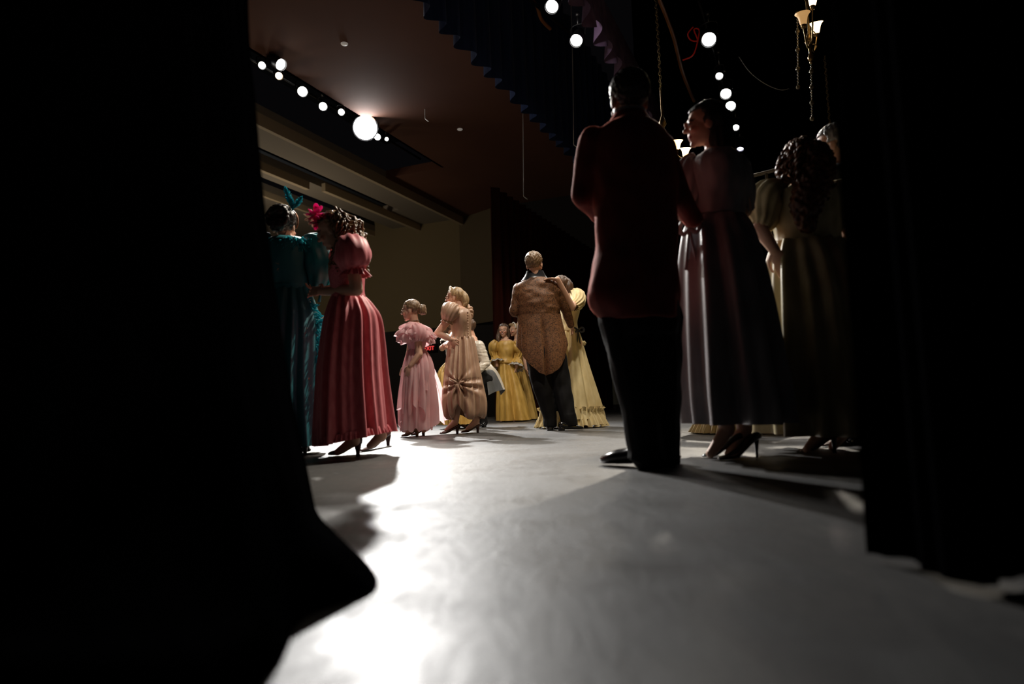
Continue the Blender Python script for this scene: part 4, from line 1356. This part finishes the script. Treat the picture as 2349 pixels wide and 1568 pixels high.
H_RED = hairmat('auburn_curls', (.05, .016, .006), (.20, .07, .025), 40)
H_GREY = hairmat('grey_hair', (.10, .10, .10), (.34, .33, .32))


def curls(P, mat, n, spread, drop, r=.016, thick=.007, seed=3, back=0.0, name='curl', side=(0, 0, 0), turn=5, parent=None, lim=.25):
    g = np.random.default_rng(seed)
    parts, h, c = [], P.h, 0
    while c < n:
        v = g.normal(size=3)
        v /= np.linalg.norm(v)
        if (v[1] > lim and (v[2] < .8 or lim < 0)) or v[2] < -.35:
            continue
        c += 1
        a = h.w(np.array((0, -.018, .034)) + v * np.array((.083, .098, .086)))
        out = a - h.c
        out[2] = 0
        out /= np.linalg.norm(out) + 1e-6
        L = g.uniform(*drop)
        b = a + out * g.uniform(*spread) + np.array((0, 0, -L)) + np.asarray(side) * g.uniform(.3, 1)
        parts.append(curl(a, b, r * g.uniform(.7, 1.2), max(2, L * 18 * turn / 5), thick * g.uniform(.8, 1.2), out * .035, g.uniform(0, 6.28)))
    return P.add(name, parts, mat, parent)


# ================================================================== woman in coral
A = Person('woman in coral dress with long brown curls and a pink flower in her hair', (812, 1040), 4.25)
A.head(762, 530, (-1, .05, -.42), (-.42, 0, 1), .225)
torso = [(782, 826, 578, .13), (768, 834, 592, .17), (759, 836, 612, .17), (758, 835, 640, .145), (763, 834, 668, .125), (762, 836, 684, .13), (757, 846, 705, .16)]
aF = pts(A, (808, 596, -.16), (818, 664, -.20), (738, 668, .02))
aB = pts(A, (790, 596, .16), (782, 660, .24), (748, 664, .20))
A.body(torso, A.p(790, 572), [dict(pts=aF, rad=(.045, .039, .026), hand=dict(d=(-1, .75, .16), nrm=(.2, .9, -.4), curl=.22, thumb=-1)), dict(pts=aB, rad=(.045, .038, .026), hand=dict(d=(-1, .2, .1), nrm=(0, 0, 1), curl=.4))],
           [dict(pts=pts(A, (800, 710, -.08), (800, 860, -.08), (812, 1010, -.06)), toe=A.p(775, 1036, -.05)), dict(pts=pts(A, (822, 710, .08), (846, 860, .14), (874, 1000, .24)), toe=A.p(848, 1022, .24))])
hr = A.hair_cap(H_CURL, [tube([A.h.w((0, -.09, .02)), A.p(812, 560), A.p(824, 600)], [.085, .085, .03], n=14)], amp=.012, scale=(60, 60, 60), low=-.06, front=-.005, voxel=.006)
curls(A, H_CURL, 190, (.0, .045), (.08, .30), .013, .0075, 5, side=(.11, 0, 0), parent=hr, lim=-.30)
g = np.random.default_rng(8)
fr = []
for i in range(46):
    a = A.h.w((g.uniform(-.08, .08), -.10 + g.uniform(-.01, .03), .06 + g.uniform(-.08, .05)))
    fr.append(curl(a, A.p(839 + g.uniform(-12, 9), 606 + g.uniform(-30, 28), g.uniform(-.02, .2)), .013, 6, .0075, (.03, 0, 0), seed=i))
for i in range(26):
    a = A.h.w((g.uniform(-.08, .08), .055, .02 + g.uniform(-.02, .03)))
    a = A.p(776 + g.uniform(-6, 8), 552 + g.uniform(-14, 10), g.choice((-.105, .085)))
    fr.append(curl(a, A.p(768 + g.uniform(-12, 16), 606 + g.uniform(-8, 22), -.15 + g.uniform(-.04, .04)), .012, 5, .006, seed=i))
A.add('curl', fr, H_CURL, hr)


def blossom(P, c, n, r, mat, seed, parent, name='flower'):
    g = np.random.default_rng(seed)
    Q = []
    for i in range(n):
        v = g.normal(size=3)
        v /= np.linalg.norm(v)
        A_ = axes_to(v + np.array((1e-3, 0, .01)))
        Q.append(ball(c + v * r * g.uniform(.5, .9), (r * .5, r * .36, r * .10), np.array((A_[2], A_[0], A_[1])), 10, 6))
    return P.add(name, Q, mat, parent)


fl = blossom(A, A.p(726, 492, -.03), 26, .052, M_HOTPINK, 1, hr)
blossom(A, A.p(723, 516, -.03), 14, .030, M_HOTPINK, 2, fl, 'bud')
blossom(A, A.p(713, 497, -.02), 18, .036, M_PETAL, 3, fl, 'bud')
blossom(A, A.p(716, 512, -.03), 10, .026, M_PETAL, 4, fl, 'bud')
bd = A.torso_cloth([(786, 826, 582, .135)] + [(a - 1, b + 1, y, d * 1.07) for a, b, y, d in torso[1:6]], M_CORALB, 'bodice', amp=.004, voxel=.007)
for q in (-1, 1):
    x = 0 if q < 0 else -14
    s_ = A.sleeve(pts(A, (800 + x, 558, q * .12), (806 + x, 568, q * .17), (810 + x, 590, q * .20), (812 + x, 612, q * .19), (815 + x, 622, q * .19)), (.050, .098, .112, .082, .056), M_CORAL, 'puff_sleeve', .006, 11)
    e = A.p(815 + x, 621, q * .19)
    A.add('sleeve_ruffle', ruffle(e + np.array((0, 0, .012)), .055, .055, .045, .030, .012, 14, n=260, seed=4), M_CORAL, s_)
sk = A.skirt([(763, 836, 680, .125), (757, 850, 698, .17), (750, 866, 730, .22), (744, 872, 790, .27), (739, 876, 860, .30), (737, 882, 930, .32), (736, 887, 985, .33), (737, 888, 1006, .33)], M_CORAL, amp=(.006, .040), k=(9, 15, 21), seed=16, nt=320, nr=70,
             hem=lambda th: .035 * np.cos(th))
A.add('waistband', loft(A.rings([(763, 836, 674, .132), (762, 837, 680, .134), (762, 838, 687, .136)]), 8, 60), M_CORAL, sk)
c = A.p(812, 1000)
A.add('hem_ruffle', ruffle(c + np.array((0, 0, .03)), (888 - 737) / 2 * A.m * 1.0, .33, .045, .012, .010, 52, n=800, rows=5, seed=3, tilt=.035), M_CORALB, sk)
for (tx, ty), (hx_, hy_) in (((754, 1046), (828, 1046)), ((828, 1037), (892, 1021))):
    A.shoe(G(tx, ty), G(hx_, hy_), M_SHOE_RED, h=.070, w=.034, top=.062, post=(.020, .012))

# ================================================================== woman in teal
B = Person('woman in teal dress with feathered shoulders and a blue feather in dark hair', (680, 1022), 4.6)
B.head(652, 520, (.10, 1, -.1), (0, 0, 1), .225)
torso = [(628, 690, 548, .10), (614, 712, 556, .14), (612, 718, 575, .15), (614, 714, 610, .14), (626, 708, 645, .115), (630, 706, 662, .11), (622, 716, 690, .15)]
aR = pts(B, (710, 566), (744, 640, .02), (712, 668, .28))
aL = pts(B, (622, 566), (604, 640, .02), (640, 668, .28))
B.body(torso, B.p(656, 547), [dict(pts=aR, hand=dict(d=(.5, .8, .1), nrm=(0, 0, 1), curl=.4)), dict(pts=aL)],
       [dict(pts=pts(B, (655, 700), (660, 860), (664, 1005)), toe=B.p(664, 1018, .12)), dict(pts=pts(B, (690, 700), (694, 860), (698, 1005)), toe=B.p(700, 1018, .12))])
up = [ball(B.h.w((0, -.07, .085)), (.075, .06, .05)), ball(B.h.w((.05, -.06, .05)), .05), ball(B.h.w((-.05, -.06, .05)), .05), ball(B.h.w((0, -.105, -.02)), (.06, .04, .05))]
for i in range(10):
    t = i * .63
    up.append(tube([B.h.w((.07 * math.cos(t + q), -.085 - .03 * math.sin(q * 1.4), .03 + .075 * math.sin(t + q))) for q in np.linspace(0, 1.2, 8)], .014, n=20, nt=7))
hr = B.hair_cap(H_DARK, up, amp=.006, scale=(60, 60, 60), low=-.05, ears=False)
B.add('headband', tube([B.h.w((.092 * math.cos(t), .01, .034 + .100 * math.sin(t))) for t in np.linspace(-.5, PI + .5, 30)], .006, n=60, nt=6), plain('copper_band', (.25, .09, .04), .4, .5), hr)


def plume(root, tip, w, n=30, seed=0):
    g = np.random.default_rng(seed)
    root, tip = np.asarray(root), np.asarray(tip)
    d = tip - root
    side = np.cross(d, (0, 1.0, 0))
    side /= np.linalg.norm(side)
    Q = [tube([root, tip], [.004, .002], n=4, nt=5)]
    for i in range(n):
        q = i / n
        c = root + d * (.08 + .9 * q)
        for sg in (-1, 1):
            L = w * math.sin(PI * (.15 + .8 * q)) * g.uniform(.75, 1.15)
            e = c + side * sg * L + d * .16 + np.array((0, g.uniform(-.015, .015), 0))
            Q.append(tube([c, (c + e) / 2 + d * .02, e], [.0035, .004, .0012], n=6, nt=4))
    return Q


B.add('feather', plume(B.p(672, 482, -.03), B.p(655, 432, -.03), .022, 26, 1) + plume(B.p(672, 480, -.03), B.p(692, 452, -.03), .020, 22, 2) + plume(B.p(671, 482, -.03), B.p(668, 455, -.05), .022, 20, 3), M_TEALF, hr)
bd = B.torso_cloth([(630, 690, 547, .11)] + [(a - 1, b + 1, y, d * 1.08) for a, b, y, d in torso[1:6]], M_TEAL, 'bodice', amp=.004)
for q in (1, -1):
    X = (lambda x: x) if q > 0 else (lambda x: 1330 - x)
    s_ = B.sleeve(pts(B, (X(702), 556, .0), (X(724), 566, -.02), (X(738), 596, -.03), (X(738), 626, .0), (X(732), 650, .03), (X(728), 660, .06)), (.060, .098, .115, .105, .075, .048), M_TEALS, 'puff_sleeve', .008, 9, n=40)
    e = B.p(X(738), 638, -.05)
    B.add('sleeve_bow', bow_parts(e + np.array((.06 * q, 0, 0)), .05, .03, .07), M_TEALF, s_)
    B.add('ribbon', tube(pts(B, (X(732), 652, -.06), (X(735), 672, -.07), (X(732), 692, -.06)), [.006, .008, .011], n=14, nt=6, flat=.4), M_TEALS, s_)
g = np.random.default_rng(11)
ft = []
for i in range(260):
    x = g.uniform(616, 722)
    y = 547 + 10 * ((x - 665) / 50) ** 2 + g.uniform(-2, 16)
    a = B.p(x, y, -.115 + .05 * abs(x - 665) / 50)
    v = np.array(((x - 665) / 50 * .5 + g.uniform(-.5, .5), -.5, g.uniform(-1, .1)))
    v *= g.uniform(.04, .09) / np.linalg.norm(v)
    ft.append(tube([a, a + v * .55 + np.array((0, 0, .008)), a + v], [.004, .007, .0015], n=6, nt=4))
B.add('feather_trim', ft, M_TEALF, bd)
sk = B.skirt([(629, 707, 660, .115), (624, 716, 684, .16), (618, 732, 740, .23), (616, 736, 810, .27), (620, 735, 890, .29), (626, 737, 960, .30), (630, 739, 1020, .30)], M_TEAL, amp=(.008, .035), k=(10, 16, 6), seed=31)
B.add('belt', loft(B.rings([(628, 708, 655, .125), (628, 708, 661, .127), (628, 709, 667, .127)]), 6, 50), M_TEALS, sk)
ft = []
for i in range(240):
    q = g.uniform(0, 1)
    y = 680 + 330 * q
    x = 706 + 28 * min(1, (y - 680) / 90) + 7 * math.sin(y / 22) + g.uniform(-7, 4)
    if 815 < y < 880 or y > 930:
        x -= 3
    a = B.p(x, y, -.02 - g.uniform(0, .12))
    v = np.array((g.uniform(.2, 1), -.4, g.uniform(-1, .4)))
    v *= g.uniform(.03, .07) / np.linalg.norm(v)
    ft.append(tube([a, a + v * .55 + np.array((0, 0, .006)), a + v], [.004, .0065, .0015], n=6, nt=4))
B.add('feather_trim', ft, M_TEALF, sk)
for x in (664, 700):
    B.shoe(B.p(x, 1022, .20) * (1, 1, 0), B.p(x, 1022, -.02) * (1, 1, 0), M_SHOE_BLACK, h=.05, w=.034)

# ================================================================== man in the dark red coat
K = Person('tall man in dark red coat and black trousers, silhouetted from behind', (1490, 1066), 2.95)
K.head(1442, 230, (-.16, 1, -.02), (-.02, 0, 1), .243)
torso = [(1400, 1490, 283, .10), (1366, 1516, 304, .13), (1356, 1540, 350, .145), (1360, 1551, 420, .14), (1364, 1553, 500, .13), (1366, 1553, 560, .13), (1360, 1555, 640, .15)]
aL = pts(K, (1364, 328), (1336, 452, .04), (1398, 500, .24))
aR = pts(K, (1518, 344), (1556, 450, .04), (1592, 500, .16))
K.body(torso, K.p(1444, 274), [dict(pts=aL, hand=dict(d=(.9, .4, .1), nrm=(0, 1, 0), curl=.5)), dict(pts=aR, hand=dict(d=(.5, .8, .2), nrm=(-.4, .2, -.8), curl=.5))],
       [dict(pts=pts(K, (1432, 720), (1458, 880), (1486, 1035))), dict(pts=pts(K, (1508, 720, .03), (1518, 880, .05), (1528, 1035, .06)))])
K.hair_cap(H_DARK, amp=.005, scale=(80, 80, 60), low=-.03, rx=.082, ry=.100, rz=.088)
coat = K.torso_cloth([(1412, 1478, 272, .08)] + [(a - 2, b + 2, y, d * 1.1) for a, b, y, d in torso[:6]] + [(1356, 1556, 620, .165), (1346, 1558, 675, .175), (1356, 1558, 706, .175), (1384, 1556, 736, .17)], M_RED, 'coat',
                     limb(pts(K, (1366, 330), (1337, 448, .04), (1392, 502, .20)), (.078, .056, .048)) + limb(pts(K, (1514, 346), (1554, 448, .04), (1590, 499, .14)), (.076, .056, .046)), amp=.008, scale=(13, 13, 10), voxel=.008)
K.add('shirt_collar', loft(K.rings([(1408, 1480, 254, .062), (1406, 1482, 264, .066), (1402, 1488, 276, .072)]), 8, 40), M_COLLAR)
K.add('coat_collar', loft(K.rings([(1406, 1482, 264, .078), (1400, 1488, 274, .086), (1392, 1500, 286, .095)]), 8, 40), M_RED, coat)
tr = union(limb(pts(K, (1430, 730), (1457, 880), (1484, 1040)), (.115, .088, .078)) + limb(pts(K, (1508, 730, .03), (1517, 880, .05), (1522, 1040, .06)), (.115, .088, .072)) +
           [loft(K.rings([(1372, 1556, 640, .14), (1384, 1558, 720, .15), (1392, 1558, 770, .13)]), 8, 30, cap=True), tube(pts(K, (1484, 1030), (1483, 1058)), [.080, .084], n=4), tube(pts(K, (1522, 1030, .06), (1521, 1058, .06)), [.072, .074], n=4)], .009, 3)
K.addm('trousers', wrinkle(tr, .010, (12, 12, 8)), M_TROUSER)
K.shoe(G(1380, 1066), G(1512, 1074), M_SHOE_BLACK, h=.024, w=.046, top=.105, post=(.034, .033))
K.shoe(G(1455, 1066), G(1555, 1064), M_SHOE_BLACK, h=.024, w=.046, top=.085, post=(.034, .033))

# ================================================================== woman in grey
L = Person('dark haired woman in grey satin dress, arm linked with the red coat man', (1680, 1046), 3.3)
L.head(1618, 288, (-1, .12, -.03), (-.05, 0, 1), .228)
torso = [(1598, 1686, 356, .11), (1582, 1698, 378, .155), (1584, 1708, 420, .165), (1590, 1708, 462, .14), (1588, 1706, 500, .12), (1572, 1716, 535, .16)]
aL = pts(L, (1592, 392, .06), (1568, 486, .02), (1590, 508, -.14))
aR = pts(L, (1690, 396, -.06), (1708, 480, .0), (1690, 512, .2))
L.body(torso, L.p(1640, 345), [dict(pts=aL, rad=(.05, .04, .027), hand=dict(d=(-.6, -.4, .2), nrm=(0, -.2, -1), curl=.4)), dict(pts=aR, rad=(.05, .04, .027))],
       [dict(pts=pts(L, (1620, 560), (1640, 780), (1668, 985, -.02)), toe=L.p(1630, 1040, -.04)), dict(pts=pts(L, (1680, 560), (1690, 780), (1708, 985, .05)), toe=L.p(1672, 1040, .04))])
lh = [tube([L.h.w((0, -.08, .06)), L.p(1648, 298), L.p(1654, 345), L.p(1660, 392)], [.06, .072, .070, .03], n=18)]
L.hair_cap(H_DARK, lh, amp=.007, scale=(40, 40, 14), low=-.08, ears=False)
bd = L.torso_cloth([(1600, 1686, 355, .12)] + [(a - 2, b + 2, y, d * 1.08) for a, b, y, d in torso[1:5]], M_GREYD, 'bodice', amp=.006)
L.sleeve(pts(L, (1606, 376, .04), (1590, 388, .05), (1576, 424, .03), (1574, 462, .0), (1574, 486, -.02)), (.05, .082, .095, .08, .05), M_GREYD, 'puff_sleeve', .009, 12, n=40)
L.sleeve(pts(L, (1680, 372, -.04), (1690, 388, -.05), (1698, 428, -.03), (1704, 462, .0), (1708, 482, .02)), (.055, .065, .065, .055, .045), M_GREYD, 'puff_sleeve', .009, 12, n=40)
sk = L.skirt([(1586, 1708, 500, .12), (1572, 1722, 530, .18), (1564, 1740, 610, .27), (1563, 1758, 720, .34), (1566, 1772, 820, .38), (1570, 1784, 900, .41), (1578, 1792, 967, .42)], M_GREYD, amp=(.010, .055), k=(8, 13, 5), seed=41, nt=260)
L.add('sash_bow', bow_parts(L.p(1582, 522, -.12), .05, .045, .20, (.8, -.6, 0)), M_GREYD, sk)
L.shoe(G(1611, 1050), G(1706, 1049), M_SHOE_BLACK, h=.085, w=.034, top=.040, post=(.012, .006))
L.shoe(G(1650, 1058), G(1744, 1048), M_SHOE_BLACK, h=.085, w=.034, top=.040, post=(.012, .006))

# ================================================================== woman in yellow behind
O = Person('woman in yellow satin with ruffled cream hem, almost hidden behind the woman in grey', (1690, 988), 5.6)
O.head(1664, 588, (.3, 1, 0), (0, 0, 1), .215)
torso = [(1644, 1692, 632, .11), (1632, 1704, 645, .14), (1634, 1702, 672, .13), (1640, 1698, 700, .11), (1634, 1704, 725, .14)]
aL = pts(O, (1638, 652), (1596, 718, -.05), (1566, 738, -.1))
aR = pts(O, (1698, 652), (1758, 690, -.05), (1742, 715, -.2))
O.body(torso, O.p(1668, 624), [dict(pts=aL, hand=dict(d=(-.7, -.2, -1), nrm=(-.5, -.2, .5), curl=.3)), dict(pts=aR, hand=dict(d=(-.6, 0, -.6), nrm=(0, -1, 0)))],
       [dict(pts=pts(O, (1660, 730), (1664, 860), (1670, 970)), toe=O.p(1664, 984, -.08)), dict(pts=pts(O, (1690, 730), (1700, 860), (1712, 970)), toe=O.p(1716, 984, -.08))])
O.hair_cap(H_BROWN)
O.torso_cloth([(1646, 1690, 634, .12)] + [(a - 1, b + 1, y, d * 1.1) for a, b, y, d in torso[1:4]], M_YELLOW, 'bodice')
O.sleeve(pts(O, (1690, 644, -.02), (1724, 652, -.04), (1752, 676, -.08), (1756, 716, -.12)), (.06, .10, .11, .12), M_YELLOW, 'sleeve', .010, 9)
O.sleeve(pts(O, (1644, 644, -.02), (1612, 664, -.04), (1586, 706, -.08), (1570, 734, -.1)), (.06, .09, .09, .085), M_YELLOW, 'sleeve', .010, 9)
sk = O.skirt([(1640, 1698, 698, .11), (1622, 1716, 725, .17), (1580, 1752, 800, .29), (1582, 1784, 880, .33), (1602, 1810, 962, .34)], M_YELLOW, amp=(.008, .05), k=(8, 12, 5), seed=44)
O.add('ruffle', ruffle(O.p(1706, 952), (1808 - 1604) / 2 * O.m, .34, .125, .05, .024, 44, n=700, seed=5), M_CREAM, sk)
lc = [O.p(1574 - .02 * (y - 790), y, -.40) for y in (786, 820, 860, 900)]
O.add('lace_strip', tube(lc, .016, n=40, nt=8, flat=.4, fold=lambda th, t: .005 * np.cos(40 * t + th)), M_LACE, sk)
for x in (1664, 1716):
    O.shoe(O.p(x, 988, -.24) * (1, 1, 0), O.p(x + 4, 988, -.04) * (1, 1, 0), M_SHOE_BROWN, h=.05, w=.034)

# ================================================================== woman with auburn curls
M = Person('woman with long auburn curls in olive cream satin dress, hand on hip', (1890, 1030), 3.5)
M.head(1834, 372, (-.35, .95, -.06), (-.03, 0, 1), .225)
torso = [(1796, 1890, 430, .105), (1774, 1916, 446, .145), (1774, 1922, 490, .15), (1780, 1924, 530, .125), (1780, 1926, 556, .12), (1772, 1934, 590, .17)]
aL = pts(M, (1786, 458), (1742, 524, -.04), (1776, 572, -.10))
aR = pts(M, (1910, 458), (1950, 530, .0), (1920, 575, .14))
M.body(torso, M.p(1842, 424), [dict(pts=aL, rad=(.05, .041, .028), hand=dict(d=(.35, -.1, -1), nrm=(.6, .6, 0), curl=.3, thumb=-1)), dict(pts=aR, rad=(.05, .04, .028))],
       [dict(pts=pts(M, (1830, 600), (1850, 800), (1892, 985, -.02)), toe=M.p(1852, 1030, -.04)), dict(pts=pts(M, (1890, 600), (1910, 800), (1940, 985, .05)), toe=M.p(1910, 1024, .06))])
hr = M.hair_cap(H_RED, [tube([M.h.w((0, -.07, .03)), M.h.w((0, -.10, -.08)), M.p(1850, 470, -.14), M.p(1852, 530, -.15)], [.09, .095, .08, .035], n=20)], amp=.014, scale=(50, 50, 50), low=-.08, ears=False, voxel=.006)
curls(M, H_RED, 150, (.0, .04), (.10, .38), .015, .008, 15, parent=hr)
bd = M.torso_cloth([(1800, 1888, 430, .115)] + [(a - 2, b + 2, y, d * 1.08) for a, b, y, d in torso[1:5]], M_OLIVE, 'bodice', amp=.006)
M.add('collar_frill', ruffle(M.p(1842, 426), .085, .085, .03, .04, .012, 14, n=260, seed=4), M_OLIVE, bd)
for q in (-1, 1):
    X = (lambda x: x) if q < 0 else (lambda x: 3696 - x)
    s_ = M.sleeve(pts(M, (X(1792), 442), (X(1764), 450, -.01), (X(1750), 474, -.02), (X(1750), 506, -.03), (X(1746), 522, -.03)), (.06, .092, .095, .070, .048), M_OLIVE, 'puff_sleeve', .009, 12)
sk = M.skirt([(1780, 1926, 552, .125), (1770, 1938, 590, .19), (1764, 1950, 680, .29), (1764, 1960, 820, .37), (1764, 1966, 920, .41), (1770, 1970, 992, .43)], M_OLIVE, amp=(.012, .05), k=(9, 14, 6), seed=47, nt=260)
M.shoe(G(1836, 1038), G(1926, 1038), M_SHOE_BROWN, h=.075, w=.034, top=.042, post=(.013, .008))
M.shoe(G(1888, 1026), G(1962, 1018), M_SHOE_BROWN, h=.075, w=.034, top=.042, post=(.013, .008))

# ================================================================== grey haired man
N = Person('grey haired man in dark coat looking down, partly covered by the straight black curtain', (1975, 1015), 4.0)
N.head(1912, 334, (-.75, .55, -.15), (-.15, 0, 1), .243)
torso = [(1890, 1970, 388, .10), (1872, 1996, 404, .14), (1868, 2002, 450, .15), (1872, 2000, 520, .14), (1874, 2000, 580, .14), (1868, 2006, 640, .15)]
N.body(torso, N.p(1924, 376), [dict(pts=pts(N, (1878, 420), (1866, 520, .05), (1890, 570, .25)), hand=dict(d=(.3, 1, 0), nrm=(0, 0, 1))), dict(pts=pts(N, (1992, 420), (2010, 520), (2012, 590)), hand=dict(d=(0, .2, -1), nrm=(-1, 0, 0)))],
       [dict(pts=pts(N, (1915, 650), (1925, 820), (1940, 985))), dict(pts=pts(N, (1965, 650), (1975, 820), (1985, 985)))])
N.hair_cap(H_GREY, amp=.005, scale=(70, 70, 50), low=-.03)
N.torso_cloth([(1894, 1966, 382, .10)] + [(a - 2, b + 2, y, d * 1.1) for a, b, y, d in torso[1:]] + [(1870, 2008, 700, .16)], M_COAT, 'coat', limb(pts(N, (1880, 420), (1867, 520, .05), (1888, 566, .22)), (.078, .058, .048)) + limb(pts(N, (1990, 420), (2010, 520), (2012, 584)), (.078, .058, .05)), amp=.008, scale=(13, 13, 10), voxel=.009)
tr = union(limb(pts(N, (1918, 660), (1926, 820), (1942, 990)), (.12, .09, .08)) + limb(pts(N, (1964, 660), (1975, 820), (1986, 990)), (.12, .09, .08)), .01, 3)
N.addm('trousers', tr, M_TROUSER)
for x in (1940, 1986):
    N.shoe(N.p(x - 34, 1016, -.12) * (1, 1, 0), N.p(x + 14, 1016, .12) * (1, 1, 0), M_SHOE_BLACK, h=.024, w=.045, top=.085, post=(.034, .033))
